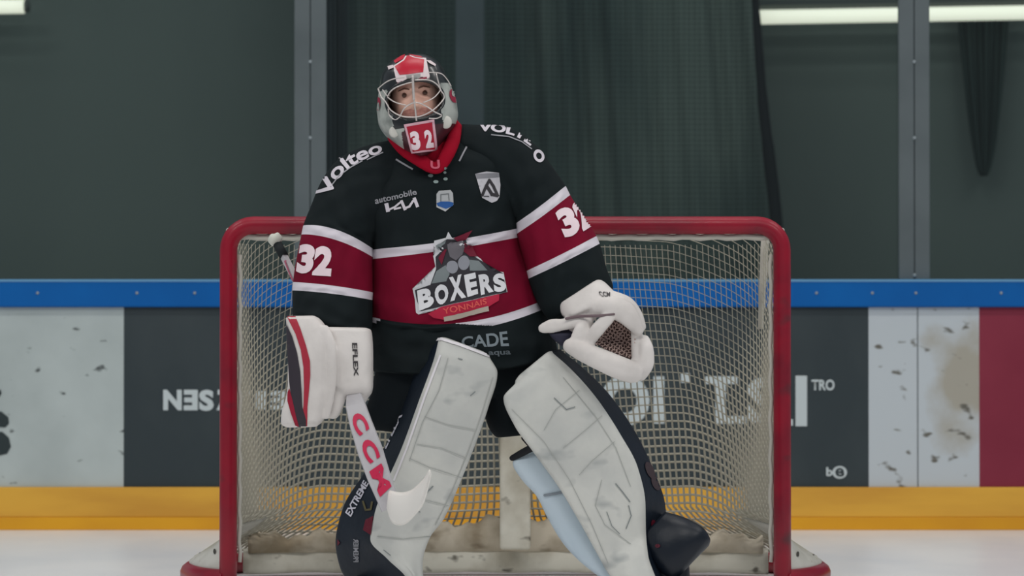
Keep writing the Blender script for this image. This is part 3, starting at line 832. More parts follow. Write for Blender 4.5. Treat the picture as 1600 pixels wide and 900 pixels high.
loft(bm, [(700, 300, 722, 194, GY, .10, .10, 2.1, 0), (748, 322, 786, 197, GY, .125, .12, 2.1, 0), (786, 340, 838, 228, GY - .01, .135, .125, 2.1, 0), (798, 346, 864, 262, GY - .02, .138, .125, 2.1, 0),
          (803, 352, 884, 291, GY - .03, .138, .125, 2.2, 3), (806, 367, 891, 305, GY - .04, .136, .125, 2.2, 3), (822, 424, 932, 369, GY - .07, .132, .12, 2.2, 2), (825, 436, 937, 381, GY - .075, .132, .12, 2.2, 2), (838, 470, 948, 420, GY - .10, .125, .12, 2.2, 0), (856, 498, 958, 450, GY - .12, .11, .11, 2.2, 0), (866, 504, 950, 460, GY - .12, .09, .09, 2.2, 0)],
     8, 88, lambda t, u: 2 if (4 < t < 5 or 6 < t < 7) else (1 if 5 < t < 6 else 0), wob=.006)
sr = from_bm('sleeve', bm, [jb, jr, jw], jersey)
# collar
colr = mat('collar_red', (150, 4, 34), .85, .15, bump=.006, bscale=12)
bm = bmesh.new()
roll(bm, [(612, 214, -.93, 8), (630, 233, -.96, 10), (656, 250, -1.0, 11), (681, 264, -1.01, 9), (698, 243, -1.0, 11), (708, 220, -.96, 11), (713, 200, -.90, 9)], flat=.7)
roll(bm, [(714, 200, -.90, 9), (700, 188, -.76, 9), (665, 190, -.70, 9), (630, 200, -.76, 9), (612, 214, -.92, 8)], flat=.8)
roll(bm, [(650, 228, -.94, 14), (672, 240, -.97, 17), (690, 226, -.94, 14)], flat=.5)
from_bm_me = remesh(bm, .005, 3); collar = link('collar', from_bm_me, colr, jersey)
JB = bvh_of([jersey, sl, sr, collar])
sw = mat('shirt_print_white', (206, 200, 208), .7, .3)
sg = mat('shirt_print_grey', (150, 150, 156), .7, .3)
# shoulder writing
writing('shoulder_lettering', 'Volteo', arcmap([(519, 309), (525, 288), (543, 266), (567, 251), (599, 238)], 26, 18), sw, JB, jersey, .025, step=4)
decal('shoulder_underline', stroke([(517, 292), (530, 275), (548, 262), (566, 252)], 1.8) + stroke([(574, 250), (586, 244), (598, 239)], 1.8), sg, JB, jersey, step=4)
writing('shoulder_lettering', 'VOLTE', arcmap([(748, 206), (775, 207), (805, 214), (828, 229)], 13, 14), sw, JB, jersey, .045, step=4)
writing('shoulder_lettering', 'O', quadmap((830, 246), (845, 258), (838, 230), (853, 243)), sw, JB, jersey, .05, step=4)
decal('shoulder_underline', stroke([(768, 211), (795, 214), (815, 222), (830, 233)], 1.6), sg, JB, jersey, step=4)
# chest marks
writing('chest_lettering', 'automobile', quadmap((586, 319), (652, 304), (585, 309), (650, 295)), sg, JB, jersey, .02, step=4)
decal('chest_lettering', stroke([(604.5, 320), (606.5, 329)], 6) + stroke([(608, 328), (617, 324), (628, 315)], 3) + stroke([(628, 315), (633, 327)], 4.5) + stroke([(617, 327), (626, 325)], 3) + stroke([(633, 326), (640, 323), (648, 311)], 3.4) + stroke([(648, 311), (652, 322)], 5), sw, JB, jersey, step=3)
decal('league_badge', [[(682, 303), (686, 298), (704, 297), (708, 302), (709, 320), (696, 331), (682, 324)]], mat('badge_silver', (176, 178, 180), .6, .3), JB, jersey, step=4)
decal('league_badge', [[(682, 318), (689, 315), (702, 315), (709, 317), (708, 322), (697, 327), (684, 322)]], mat('badge_blue', (32, 84, 150), .6, .3), JB, jersey, step=4, off=.0034)
decal('league_badge', stroke([(689, 314), (689, 304), (701, 303), (702, 313)], 1.6), mat('badge_dark', (118, 122, 124), .6, .3), JB, jersey, step=4, off=.0034)
decal('shield_badge', [[(742.5, 272), (760, 268), (780, 270), (781.5, 290), (780, 308), (776, 314), (768, 317), (753, 309), (748, 292)]], mat('shield_silver', (190, 188, 194), .6, .3), JB, jersey, step=4)
decal('shield_badge', [[(743, 272), (780, 270), (780.5, 277), (745, 280)]], mat('shield_grey', (128, 128, 134), .6, .3), JB, jersey, step=4, off=.003)
decal('shield_badge', stroke([(753, 305), (759, 291), (764, 282), (770, 291), (777, 306)], 4.5) + stroke([(761, 293), (768, 304), (776, 306)], 5) + stroke([(756, 307), (763, 307)], 1.5), mat('shield_dark', (48, 46, 50), .6, .3), JB, jersey, step=4, off=.0034)
decal('reflective_tab', stroke([(620, 250), (644, 264)], 2.6) + stroke([(729, 230), (718, 251)], 2.6), sg, JB, jersey, step=4)
decal('lace', [ell(673, 275, 4, 2.4), ell(681, 284, 4, 2.4), ell(696, 263, 2.4, 2.2), ell(695, 270, 2.4, 2), ell(696, 280, 3.4, 2.4)], mat('lace_grey', (140, 156, 154), .7, .3), JB, jersey, step=4)
writing('collar_mark', 'U', quadmap((673, 264), (688, 264), (672, 251), (687, 250)), mat('collar_pink', (196, 90, 110), .7, .3), JB, jersey, .03, step=3)
# numbers on sleeves
writing('sleeve_number', '3', quadmap((463, 427), (488, 428), (469, 381), (495, 383)), numw, JB, jersey, .06, step=4)
writing('sleeve_number', '2', quadmap((488, 430), (517, 432), (494, 384), (522, 386)), numw, JB, jersey, .06, step=4)
writing('sleeve_number', '3', quadmap((884, 374), (910, 360), (866, 331), (890, 320)), numw, JB, jersey, .06, step=4)
writing('sleeve_number', '2', quadmap((911, 362), (925, 353), (891, 320), (904, 314)), numw, JB, jersey, .06, step=3)
# crest
def kpx(crop): return [(640 + x / 5.294, 345 + y / 5.294) for x, y in crop]
cw = mat('crest_white', (204, 204, 208), .7, .3); cg = mat('crest_grey', (120, 128, 130), .7, .3); cd2 = mat('crest_dark', (50, 48, 54), .7, .3); crd = mat('crest_red', (178, 30, 62), .7, .3); cgd = mat('crest_midgrey', (104, 100, 106), .7, .3)
decal('crest', [kpx([(25, 560), (160, 520), (215, 380), (195, 290), (250, 240), (200, 215), (205, 165), (300, 140), (320, 90), (350, 140), (400, 130), (460, 150), (485, 200), (510, 262), (586, 315), (662, 415), (775, 425), (806, 590), (90, 750), (75, 775), (55, 760), (45, 650)])], cw, JB, jersey, step=5)
decal('crest', [kpx([(45, 572), (175, 530), (222, 400), (215, 300), (262, 250), (225, 205), (310, 150), (465, 155), (495, 270), (578, 325), (652, 420), (768, 435), (800, 588), (95, 748), (62, 660)])], cd2, JB, jersey, step=5, off=.0032)
decal('crest', [kpx([(185, 520), (225, 420), (300, 370), (330, 440), (300, 500)]), kpx([(495, 325), (570, 335), (640, 410), (500, 415)]), kpx([(215, 210), (300, 160), (290, 190), (235, 235)])], cg, JB, jersey, step=5, off=.004)
decal('crest', [ell(*kpx([(352, 385)])[0], 9, 10), ell(*kpx([(448, 350)])[0], 9.5, 11.5)], mat('crest_lightgrey', (140, 142, 150), .7, .3), JB, jersey, step=5, off=.0046)
decal('crest', [kpx([(310, 200), (340, 165), (430, 170), (455, 215), (430, 280), (380, 330), (335, 300)])], cgd, JB, jersey, step=5, off=.0052)
decal('crest', [kpx([(455, 190), (510, 195), (560, 300), (500, 300), (440, 250)]), kpx([(240, 310), (290, 230), (310, 230), (270, 370)]), kpx([(355, 140), (520, 80), (470, 150), (400, 165)])], mat('crest_maroon', (110, 22, 46), .7, .3), JB, jersey, step=5, off=.0058)
decal('crest', [kpx([(150, 765), (260, 715), (740, 610), (735, 660), (640, 720), (430, 790), (290, 820), (200, 800)])], crd, JB, jersey, step=5, off=.004)
decal('crest', [kpx([(285, 795), (650, 705), (655, 745), (290, 835)])], mat('crest_cream', (176, 164, 152), .7, .3), JB, jersey, step=5, off=.005)
writing('crest_lettering', 'YONNAIS', quadmap(*kpx([(285, 775), (640, 690), (275, 730), (635, 645)])), mat('crest_orange', (216, 90, 84), .7, .3), JB, jersey, .02, step=5, off=.0055)
for chh, bl_, br_, tl_, tr_ in (('B', (85, 748), (208, 700), (65, 575), (185, 545)), ('O', (222, 712), (322, 678), (200, 540), (312, 512)), ('X', (340, 676), (468, 638), (318, 470), (432, 442)),
                               ('E', (478, 636), (562, 606), (452, 452), (542, 428)), ('R', (588, 622), (696, 592), (562, 446), (672, 428)), ('S', (702, 604), (798, 582), (680, 444), (778, 430))):
    writing('crest_lettering', chh, quadmap(*kpx([bl_, br_, tl_, tr_])), mat('crest_letter_white', (222, 222, 226), .7, .3), JB, jersey, .055, step=5, off=.006)
# hem writing
hg = mat('hem_print', (122, 132, 138), .7, .3)
writing('hem_lettering', 'CADE', quadmap((722, 543), (795, 541), (720, 527), (792, 517)), hg, JB, jersey, .022, step=4)
writing('hem_lettering', 'aqua', quadmap((764, 557), (798, 556), (763, 549), (797, 547)), mat('hem_print_dim', (96, 104, 110), .7, .3), JB, jersey, .02, step=4)

# trousers
pant = mat('trousers_black', (17, 23, 27), .85, .15, rgb2=(22, 28, 32), nscale=6, bump=.012, bscale=6)
bm = bmesh.new()
loft(bm, [(596, 535, 846, 528, GY, .15, .14, 2.3, 0), (590, 580, 856, 575, GY, .16, .15, 2.3, 0), (592, 620, 850, 615, GY, .13, .14, 2.3, 0)], 5, 40)
loft(bm, [(590, 560, 726, 560, GY, .14, .13, 2.3, 0), (578, 620, 712, 620, GY - .01, .13, .13, 2.3, 0), (566, 655, 700, 665, GY - .02, .12, .12, 2.3, 0), (572, 670, 690, 682, GY - .02, .09, .09, 2.3, 0)], 5, 40)
loft(bm, [(712, 560, 854, 560, GY, .14, .13, 2.3, 0), (750, 620, 876, 610, GY - .0, .13, .13, 2.3, 0), (764, 670, 888, 655, GY - .0, .12, .12, 2.3, 0), (775, 684, 880, 672, GY - .0, .09, .09, 2.3, 0)], 5, 40)
trousers = link('trousers', remesh(bm, .008, 3), pant, person)

# leg pads
def legpad(secs, flip, label):
    """secs: (edge A: navy/white corner), (edge B: free white edge), (edge D: rear outer edge), YA, YB, YD"""
    rows = hermite([tuple(map(float, (*s[0], *s[1], *s[2], *s[3]))) for s in secs], 8)
    rings = []; ts = []
    for t, (ax, ay, bx_, by, dx, dy, ya, yb, yd) in rows:
        A, B, D = P(ax, ay, ya), P(bx_, by, yb), P(dx, dy, yd)
        Cc = P(bx_ + (10 if flip else -10), by + 6, yb + .13)
        cs = [D, A, B, Cc]
        ring = []
        for q in range(4):
            a, b = cs[q], cs[(q + 1) % 4]
            prevd = (cs[q - 1] - a).normalized(); nd = (b - a).normalized(); nn2 = (cs[(q + 2) % 4] - b).normalized()
            L = (b - a).length; r = min(.022, L * .3)
            # rounded corner at a
            p0 = a + prevd * min(r, (cs[q - 1] - a).length * .3); p1 = a + nd * r
            for k in range(4):
                u = k / 4; ring.append(p0 * (1 - u) ** 2 + a * 2 * u * (1 - u) + p1 * u * u)
            p2 = b - nd * r
            for k in range(12):
                u = k / 12
                pt = p1.lerp(p2, u)
                bul = math.sin(math.pi * u) * (.010 if q == 1 else .012)
                pt = pt + Vector((0, -1, 0)) * bul if q == 1 else pt
                ring.append(pt)
        rings.append(ring); ts.append(t)
    # soft top end
    def fm(t, u):
        k = int(u * 64); q, r_ = divmod(k, 16)
        if q == 0 and r_ >= 2: return 0
        if q == 1 and r_ < 2: return 1
        if q == 1 or q == 2: return 1
        return 0
    bm = bmesh.new()
    def shrink(r, f, dz):
        c_ = sum(r, Vector()) / len(r); return [c_ + (p - c_) * f + dz for p in r]
    up = (sum(rings[0], Vector()) - sum(rings[4], Vector())).normalized()
    rr = [shrink(rings[0], .82, up * .016), shrink(rings[0], .95, up * .010)] + rings
    tt = [0, 0] + ts
    rings_to_bm(bm, rr, tt, fm)
    o = from_bm('leg_pad', bm, [navy, padw], person); o['label'] = label; return o
pl = legpad([((690, 531), (768, 560), (661, 535), (-1.06, -1.04, -.94)), ((684, 556), (779, 582), (650, 562), (-1.08, -1.05, -.94)), ((660, 622), (765, 635), (630, 625), (-1.09, -1.06, -.94)), ((632, 700), (740, 705), (600, 694), (-1.09, -1.06, -.93)),
             ((612, 750), (719, 757), (561, 745), (-1.08, -1.05, -.92)), ((592, 802), (695, 810), (531, 795), (-1.08, -1.05, -.91)), ((585, 842), (672, 842), (520, 848), (-1.08, -1.05, -.90)), ((612, 872), (662, 880), (528, 890), (-1.12, -1.09, -.90)), ((640, 903), (664, 915), (545, 915), (-1.15, -1.13, -.92)), ((645, 930), (670, 936), (556, 935), (-1.15, -1.13, -.93))],
            False, 'leg pad with white face and navy outer side, knee upright')
pr = legpad([((860, 553), (803, 600), (882, 548), (-1.04, -1.06, -.94)), ((886, 576), (785, 622), (914, 574), (-1.05, -1.08, -.94)), ((925, 620), (801, 662), (955, 615), (-1.06, -1.09, -.94)), ((965, 680), (832, 706), (998, 678), (-1.06, -1.09, -.93)),
             ((991, 728), (871, 760), (1024, 733), (-1.05, -1.08, -.92)), ((1003, 785), (904, 815), (1043, 788), (-1.05, -1.08, -.91)), ((1004, 832), (930, 862), (1046, 826), (-1.05, -1.08, -.90)), ((1008, 868), (952, 900), (1050, 868), (-1.09, -1.10, -.92)), ((1022, 905), (975, 925), (1052, 905), (-1.12, -1.13, -.94)), ((1030, 930), (990, 940), (1056, 930), (-1.12, -1.13, -.95))],
            True, 'leg pad angled outwards with scuffed white face and navy outer side')
PB = bvh_of([pl, pr])
pw = mat('pad_print_white', (206, 204, 214), .6, .3)
def seams(o, lines, w=1.6): decal('stitching', sum([stroke(l, w) for l in lines], []), seam, PB, o, step=6, off=.0022)
seams(pl, [[(664, 651), (700, 664), (742, 672)], [(652, 694), (690, 700), (728, 716)], [(640, 716), (670, 730), (720, 746)], [(590, 838), (630, 842), (672, 838)], [(610, 770), (640, 776), (700, 790)], [(700, 560), (686, 610), (660, 660), (640, 720)], [(770, 590), (752, 650), (730, 710), (705, 770), (680, 820)]], 1.2)
decal('scuff', stroke([(648, 786), (660, 776), (676, 760)], 2.2) + stroke([(640, 792), (656, 800)], 1.6) + stroke([(716, 560), (722, 562)], 1.5) + stroke([(735, 618), (742, 612)], 1.5) + stroke([(600, 860), (610, 868)], 1.4), mat('scuff_grey', (134, 139, 139), .7, .3), PB, pl, step=5)
seams(pr, [[(905, 610), (868, 640), (850, 672)], [(940, 650), (905, 680), (880, 700)], [(960, 690), (925, 720), (905, 742)], [(880, 590), (930, 650), (962, 700), (985, 760)], [(800, 640), (850, 690), (890, 750), (925, 820), (950, 880)], [(940, 750), (930, 790), (945, 820), (985, 850)]], 1.0)
decal('scuff', stroke([(866, 622), (885, 640), (898, 636)], 1.6) + stroke([(962, 756), (972, 768), (984, 784)], 1.8) + stroke([(982, 790), (986, 806), (978, 826)], 1.5) + stroke([(948, 800), (956, 822), (968, 834)], 1.2), mat('scuff_grey', (134, 139, 139), .7, .3), PB, pr, step=5)
decal('piping', stroke([(654, 556), (656, 543), (664, 533), (690, 530), (715, 538), (768, 558)], 4), mat('piping_white', (226, 222, 226), .5, .4), PB, pl, step=4)
decal('piping', stroke([(688, 556), (664, 620), (636, 700), (616, 750)], 3), mat('piping_white', (226, 222, 226), .5, .4), PB, pl, step=5)
writing('pad_lettering', 'EFLEX', quadmap((604, 702), (630, 648), (596, 696), (622, 642)), pw, PB, pl, .03, step=4)
writing('pad_lettering', 'EXTREME', quadmap((549, 808), (577, 756), (540, 801), (569, 750)), pw, PB, pl, .03, step=4)
writing('pad_lettering', 'PREMIER', quadmap((553, 878), (553, 842), (561, 878), (561, 842)), sg, PB, pl, .02, step=4)
gold = mat('dull_gold_print', (92, 84, 56), .6, .3)
decal('pad_mark', stroke([(568, 784), (572, 797), (580, 796), (582, 785)], 3), gold, PB, pl, step=4)
decal('pad_mark', [[(519, 842), (525, 838), (532, 848), (525, 857), (518, 852)], [(572, 812), (584, 806), (580, 836), (568, 828)]], mat('pad_mark_red', (96, 14, 36), .6, .3), PB, pl, step=4)
decal('pad_mark', [ell(1015, 735, 6, 14, rot=-.4), ell(1024, 755, 6, 12, rot=-.4)], mat('pad_mark_brown', (62, 50, 54), .6, .3), PB, pr, step=4)
decal('pad_mark', [ell(1020, 818, 3.5, 6)], mat('pad_mark_red', (96, 14, 36), .6, .3), PB, pr, step=4)
# inner wing of the outward pad
bm = bmesh.new()
loft(bm, [(803, 716, 836, 702, -.99, .01, .01, 2.6, 0), (801, 724, 848, 710, -.99, .025, .04, 2.6, 0), (814, 748, 866, 736, -.99, .03, .05, 2.6, 0), (838, 775, 890, 765, -.99, .03, .05, 2.6, 0), (856, 810, 915, 806, -.99, .03, .05, 2.6, 0), (882, 852, 945, 855, -1.0, .03, .05, 2.6, 0), (925, 893, 975, 896, -1.02, .03, .05, 2.6, 0), (960, 915, 1000, 920, -1.03, .03, .04, 2.6, 0), (980, 928, 1004, 932, -1.03, .02, .02, 2.6, 0)], 6, 40)
o = from_bm('inner_wing', bm, padb, pr); o['label'] = 'smooth pale blue-white inner edge'
bm = bmesh.new(); roll(bm, [(800, 716, -1.0, 4.5), (815, 708, -1.02, 5.5), (836, 697, -1.03, 6)], flat=.5); from_bm('strap', bm, black, pr)
bm = bmesh.new(); roll(bm, [(818, 684, -.98, 4), (827, 694, -1.0, 4), (836, 702, -1.02, 4)], flat=.5); from_bm('strap', bm, black, pr)
bm = bmesh.new(); roll(bm, [(851, 774, -1.022, 2), (865, 772, -1.024, 2), (879, 769, -1.024, 2)], flat=.5); from_bm('strap', bm, mat('grey_strap', (130, 138, 146), .6, .3), pr)

# skates
steel = mat('blade_steel', (180, 186, 190), .25, .6, metal=.8)
boot = mat('boot_dark', (15, 23, 34), .42, .35, bump=.003, bscale=16)
def skate(heel, toe, lab, upper):
    """heel, toe: (px, Y) positions over the ice"""
    hx = P(heel[0], 900, heel[1]).x; tx = P(toe[0], 900, toe[1]).x
    a = Vector((hx, heel[1], 0)); b = Vector((tx, toe[1], 0)); d = (b - a); L = d.length; d.normalize(); w = Vector((-d.y, d.x, 0))
    def q(s, z, k): return a + d * (s * L) + Vector((0, 0, z)) + w * k
    bm = bmesh.new(); rings = []
    for s, hw, z0, z1 in ((0, .02, .075, .10), (.03, .035, .062, .17), (.2, .045, .06, .20), (.4, .045, .06, .175), (.6, .05, .06, .135), (.8, .052, .06, .12), (.95, .04, .063, .11), (1.0, .015, .075, .10)):
        rings.append([q(s, (z0 + z1) / 2 + (z1 - z0) / 2 * math.sin(t), hw * math.cos(t)) for t in [2 * math.pi * k / 20 for k in range(20)]])
    rings_to_bm(bm, rings); sk = from_bm('skate', bm, boot, person); sk['label'] = lab
    bm = bmesh.new()
    rings = [[q(s, z, k) for k, z in ((-.012, .066 + .004), (.012, .066 + .004), (.006, .022), (-.006, .022))] for s in (.05, .3, .7, .95)]
    rings_to_bm(bm, rings); from_bm('blade_holder', bm, mat('holder_white', (190, 192, 200), .4, .4), sk, False)
    bm = bmesh.new(); rings = [[q(s, z, k) for k, z in ((-.002, .026), (.002, .026), (.002, zb), (-.002, zb))] for s, zb in ((.0, .012), (.08, .001), (.9, .001), (1.0, .012))]
    rings_to_bm(bm, rings); from_bm('blade', bm, steel, sk, False)
skate((615, -.80), (556, -1.04), 'dark goalkeeper skate under the upright pad', None)
skate((1010, -.82), (1078, -1.08), 'dark goalkeeper skate turned outwards', None)
# dark toe shell below the outward pad
bm = bmesh.new()
loft(bm, [(1000, 838, 1040, 800, -.98, .05, .05, 2.4, 0), (1008, 856, 1060, 805, -1.0, .06, .05, 2.5, 0), (1020, 880, 1084, 815, -1.02, .065, .05, 2.6, 0), (1036, 897, 1100, 826, -1.03, .06, .05, 2.6, 0), (1050, 903, 1107, 836, -1.03, .05, .045, 2.6, 0), (1060, 901, 1110, 844, -1.03, .03, .03, 2.5, 0), (1066, 894, 1108, 852, -1.03, .012, .012, 2.4, 0)], 8, 56)
toe = from_bm('toe_shell', bm, boot, pr); toe['label'] = 'glossy dark toe shell'
bm = bmesh.new()
loft(bm, [(1020, 880, 1075, 850, -1.0, .04, .04, 2.6, 0), (1020, 915, 1078, 900, -1.0, .045, .045, 2.6, 0), (1018, 930, 1080, 925, -1.0, .045, .045, 2.6, 0)], 5, 36)
from_bm('boot_cover', bm, boot, pr)
TB = bvh_of([toe]); decal('pad_mark', [ell(1028, 853, 4, 3)], mat('pad_mark_dimred', (84, 26, 42), .6, .3), TB, pr, step=4)

# blocker
bm = bmesh.new()
loft(bm, [(452, 494, 490, 493, -1.10, .02, .02, 3, 0), (447, 497, 498, 497, -1.10, .05, .06, 3.2, 0), (449, 520, 511, 516, -1.11, .055, .07, 3.2, 0), (450, 560, 515, 556, -1.12, .055, .07, 3.2, 0), (450, 598, 517, 594, -1.12, .055, .07, 3.2, 0), (446, 625, 516, 618, -1.12, .055, .07, 3.2, 0), (440, 645, 510, 640, -1.12, .055, .07, 3.2, 0), (439, 662, 504, 658, -1.12, .05, .06, 3.2, 0), (448, 668, 494, 667, -1.12, .02, .02, 3, 0)], 7, 64)
board_bm = bm
loft(bm, [(512, 511, 572, 512, -1.06, .05, .05, 3.2, 0), (504, 514, 580, 516, -1.06, .075, .08, 3.4, 0), (505, 560, 583, 560, -1.07, .08, .085, 3.4, 0), (505, 600, 583, 602, -1.07, .08, .085, 3.4, 0), (508, 614, 580, 616, -1.07, .06, .07, 3.2, 0), (516, 620, 572, 621, -1.07, .03, .04, 3, 0)], 6, 56)
roll(bm, [(524, 600, -1.11, 18), (523, 625, -1.11, 16), (520, 642, -1.11, 13)], flat=.8)
roll(bm, [(566, 600, -1.08, 15), (562, 618, -1.07, 14), (558, 630, -1.06, 10)], flat=.8)
roll(bm, [(508, 515, -1.15, 8), (517, 540, -1.16, 8), (519, 580, -1.16, 8), (515, 625, -1.16, 7), (510, 650, -1.15, 6)], flat=.6)
blocker = link('blocker_glove', remesh(bm, .005, 3), glw, person); blocker['label'] = 'white blocker glove with red and dark curved stripes'
BB = bvh_of([blocker])
def gpx(crop): return [(420 + x / 4.5, 480 + y / 4.5) for x, y in crop]
decal('blocker_stripe', [gpx([(128, 62), (185, 60), (222, 150), (262, 270), (290, 380), (292, 480), (282, 600), (272, 700), (270, 845), (225, 845), (245, 690), (248, 560), (244, 420), (225, 300), (190, 190)])], mat('stripe_red', (168, 44, 62), .6, .3), BB, blocker, step=5)
decal('blocker_stripe', [gpx([(128, 120), (165, 200), (200, 320), (222, 450), (232, 600), (236, 700), (262, 790), (262, 850), (200, 835), (180, 740), (160, 640), (148, 520), (140, 380), (132, 240)])], deco_dk, BB, blocker, step=5, off=.003)
decal('blocker_stripe', [gpx([(150, 570), (170, 660), (190, 760), (212, 835), (185, 825), (155, 740), (136, 660), (138, 600)])], deco_red, BB, blocker, step=5, off=.0036)
writing('blocker_lettering', 'EFLEX', quadmap((550, 536), (553, 588), (558, 536), (560, 588)), mat('print_black', (60, 56, 58), .6, .3), BB, blocker, .03, step=4)

# catching glove
bm = bmesh.new()
def cg(x, y): return (820 + x / 4.09, 400 + y / 4.09)
def R4(pts, flat=.8): roll(bm, [(*cg(x, y), Y, r) for x, y, Y, r in pts], flat=flat)
# cuff
loft(bm, [(*cg(225, 300), *cg(440, 160), -1.0, .03, .03, 3, 0), (*cg(218, 310), *cg(470, 150), -1.0, .07, .07, 3, 0), (*cg(235, 375), *cg(560, 215), -1.02, .075, .07, 3, 0), (*cg(262, 395), *cg(600, 265), -1.03, .07, .06, 3, 0), (*cg(300, 390), *cg(600, 290), -1.03, .04, .04, 3, 0)], 5, 48)
R4([(420, 340, -1.07, 13), (540, 325, -1.10, 17), (630, 355, -1.11, 18), (690, 420, -1.12, 14), (722, 470, -1.12, 10)])
R4([(540, 290, -1.06, 18), (640, 320, -1.08, 16), (705, 390, -1.09, 13), (745, 450, -1.10, 8)])
R4([(768, 535, -1.11, 8), (780, 600, -1.12, 11), (778, 680, -1.12, 12), (745, 765, -1.11, 9)], .6)
R4([(290, 575, -1.10, 12), (370, 612, -1.12, 15), (480, 660, -1.13, 17), (600, 712, -1.14, 18), (690, 745, -1.13, 17)])
R4([(660, 730, -1.12, 16), (735, 715, -1.12, 13)], .6)
R4([(335, 550, -1.10, 12), (365, 480, -1.10, 13), (395, 410, -1.08, 11)], .6)
R4([(115, 462, -1.05, 8), (180, 446, -1.06, 11), (260, 436, -1.07, 9), (340, 415, -1.08, 10), (420, 385, -1.07, 10)], .7)
R4([(410, 550, -1.11, 9), (465, 470, -1.12, 11), (535, 395, -1.12, 10)], .55)
R4([(705, 470, -1.10, 7), (712, 560, -1.10, 8), (718, 660, -1.11, 9)])
R4([(330, 440, -1.04, 12), (350, 500, -1.04, 18), (400, 550, -1.05, 14)], .6)
catcher = link('catching_glove', remesh(bm, .005, 3), glw, person); catcher['label'] = 'white catching glove with open dark mesh pocket'
# pocket: a shallow cup and lacing
bm = bmesh.new(); rim = [cg(*p) for p in ((590, 380), (685, 395), (705, 520), (705, 670), (560, 620), (440, 555), (500, 470))]
cxm = sum(p[0] for p in rim) / 7; cym = sum(p[1] for p in rim) / 7
loops = []
N = 56
import itertools
def rimpt(k):
    t = k / N * 7; i = int(t) % 7; u = t - int(t); a, b = rim[i], rim[(i + 1) % 7]; return a[0] + (b[0] - a[0]) * u, a[1] + (b[1] - a[1]) * u
for r in range(7):
    f = 1 - r / 7; ring = []
    for k in range(N):
        x, y = rimpt(k); ring.append(bm.verts.new(P(cxm + (x - cxm) * f, cym + (y - cym) * f, -1.11 + .07 * (1 - f * f))))
    loops.append(ring)
for a, b in zip(loops, loops[1:]):
    for k in range(N): bm.faces.new((a[k], a[(k + 1) % N], b[(k + 1) % N], b[k]))
bm.faces.new(loops[-1])
pk = from_bm('pocket', bm, mat('pocket_brown', (66, 50, 48), .8, .2), catcher)
s = pk.modifiers.new('thickness', 'SOLIDIFY'); s.thickness = .003; s.offset = -1
KB = bvh_of([pk]); bm = bmesh.new()
def inside(x, y):
    c_ = False; j = 6
    for i in range(7):
        if (rim[i][1] > y) != (rim[j][1] > y) and x < (rim[j][0] - rim[i][0]) * (y - rim[i][1]) / (rim[j][1] - rim[i][1]) + rim[i][0]: c_ = not c_
        j = i
    return c_
for fam in (0, 1):
    for k in range(-16, 17):
        run = []
        for i in range(60):
            u = -50 + i * 1.7
            w = k * 5.4 + 1.2 * math.sin(u * .9 + k)
            a = .55 if fam == 0 else -.95
            x = cxm + u * math.cos(a) - w * math.sin(a); y = cym + u * math.sin(a) + w * math.cos(a)
            if inside(x, y):
                h = KB.ray_cast(CAMP, ray(x, y).normalized())[0]
                if h: run.append(h + Vector((0, -.003, 0))); continue
            if len(run) > 2: tube(bm, run, .0026, 5)
            run = []
        if len(run) > 2: tube(bm, run, .0026, 5)
from_bm('pocket_lacing', bm, mat('lacing_tan', (186, 162, 154), .7, .3), catcher)
bm = bmesh.new()
loft(bm, [(*cg(150, 480), *cg(330, 462), -1.03, .01, .01, 2.5, 0), (*cg(160, 505), *cg(320, 500), -1.04, .03, .03, 2.5, 0), (*cg(190, 540), *cg(290, 540), -1.04, .03, .03, 2.5, 0), (*cg(235, 575), *cg(262, 572), -1.04, .01, .01, 2.5, 0)], 5, 30)
from_bm('thumb_lining', bm, mat('lining_navy', (44, 44, 60), .7, .3), catcher)
bm = bmesh.new(); roll(bm, [(*cg(265, 400), -1.09, 2.2), (*cg(360, 385), -1.10, 2.4), (*cg(470, 382), -1.125, 2.2), (*cg(570, 372), -1.13, 1.6)], flat=.8); from_bm('wrist_crease_shade', bm, mat('crease_shade_tone', (112, 96, 100), .7, .3), catcher)  # thin dark strip standing in for the crease shade between cuff and rolls
CB = bvh_of([catcher]); writing('glove_lettering', 'CCM', quadmap(cg(490, 262), cg(545, 262), cg(465, 228), cg(545, 232)), mat('print_black', (60, 56, 58), .6, .3), CB, catcher, .02, step=3)

# ------------------------------------------------------------------ stick (held, so a thing of its own)
stick = empty('goalie_stick', P(600, 790, -1.3))
tag(stick, 'white goalkeeper stick with red lettering, held in the blocker hand across the leg pad', 'hockey stick')
stw = mat('stick_white', (190, 187, 190), .45, .4, rgb2=(176, 173, 177), nscale=14)
bm = bmesh.new()
A = P(436, 386, -.76); B = P(550, 605, -1.07)
tube(bm, [A.lerp(B, i / 10) for i in range(11)], .0125, 4); shaft = from_bm('shaft', bm, stw, stick, False)
bm = bmesh.new(); tube(bm, [A.lerp(B, -.02), A.lerp(B, .07)], .0155, 10); from_bm('grip_tape', bm, mat('tape_black', (36, 40, 42), .8, .2), stick)
bm = bmesh.new(); bmesh.ops.create_uvsphere(bm, u_segments=20, v_segments=14, radius=.022)
for v in bm.verts: v.co = Vector((v.co.x * 1.05 + v.co.z * .15, v.co.y, v.co.z * .95 + .002 * math.sin(v.co.x * 300))) + P(430, 374, -.75)
o = from_bm('butt_knob', bm, mat('tape_white', (206, 206, 196), .8, .2), stick); o['label'] = 'white taped butt knob'
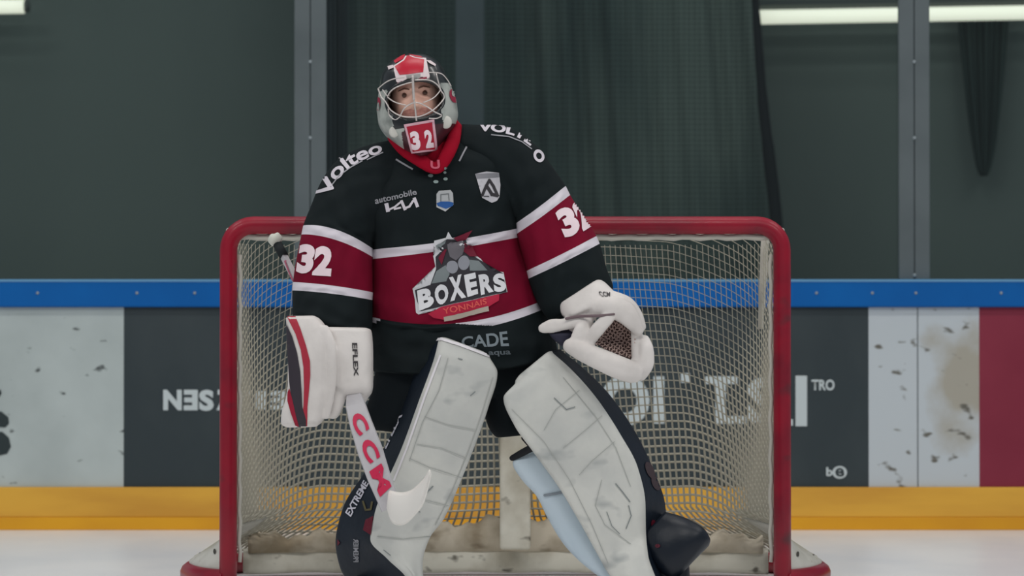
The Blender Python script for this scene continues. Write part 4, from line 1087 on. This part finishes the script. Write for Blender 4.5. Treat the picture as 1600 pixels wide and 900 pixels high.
def slab(name, prof, th, m):
    """prof: list of ((x1,y1),(x2,y2),Y) cross lines down the slab; th thickness"""
    bm = bmesh.new(); rings = []
    for (a, b, Y) in prof:
        p, q = P(*a, Y), P(*b, Y); e = (q - p) * .12; t = Vector((0, th / 2, 0))
        rings.append([p + Vector((0, 0, 0)) - t * 0 , p + e * .4 - t, p + e * 1.2 - t, q - e * 1.2 - t, q - e * .4 - t, q, q - e * .4 + t, p + e * .4 + t])
    rings_to_bm(bm, rings); return from_bm(name, bm, m, stick, False)
paddle = slab('paddle', [((544, 596), (558, 592), -1.07), ((541, 618), (563, 610), -1.115), ((540, 636), (570, 627), -1.15), ((547, 668), (581, 657), -1.18), ((560, 712), (597, 697), -1.21), ((575, 752), (609, 737), -1.23), ((590, 785), (618, 765), -1.25), ((596, 800), (622, 790), -1.26)], .022, stw)
blw = mat('blade_white', (232, 228, 222), .5, .4)
bm = bmesh.new()
top_ = [(609, 766), (618, 768), (630, 769), (643, 765), (654, 756), (664, 745), (671, 733)]
bot_ = [(606, 797), (609, 811), (617, 820), (632, 820), (648, 806), (663, 785), (674, 742)]
rings = []
rows_t = smooth_pts([Vector((*p, 0)) for p in top_], 4); rows_b = smooth_pts([Vector((*p, 0)) for p in bot_], 4)
nn = len(rows_t)
for i, (a, b) in enumerate(zip(rows_t, rows_b)):
    u = i / (nn - 1); Y = -1.27 - .22 * u
    p, q = P(a.x, a.y, Y), P(b.x, b.y, Y - .01)
    th = Vector((.004, .012, 0)) * (1 - .5 * u); e = (q - p) * .12
    rings.append([p, p + e - th, q - e - th, q, q - e + th, p + e + th])
rings_to_bm(bm, rings); bl = from_bm('blade', bm, blw, stick); bl['label'] = 'white taped blade curving forward'
SB = bvh_of([paddle])
ccm = mat('paddle_red', (196, 24, 72), .5, .4)
writing('paddle_lettering', 'C', quadmap((546, 654), (561, 683), (564, 641), (579, 669)), ccm, SB, stick, .05, step=4)
writing('paddle_lettering', 'C', quadmap((561, 695), (577, 726), (580, 682), (596, 713)), ccm, SB, stick, .05, step=4)
writing('paddle_lettering', 'M', quadmap((577, 737), (594, 777), (596, 724), (612, 760)), ccm, SB, stick, .05, step=4)
SHB = bvh_of([shaft])
decal('shaft_stripe', stroke([(446, 408), (452, 424), (458, 438)], 2.4), mat('shaft_red', (170, 90, 110), .5, .4), SHB, stick, step=4)
finish(stick)
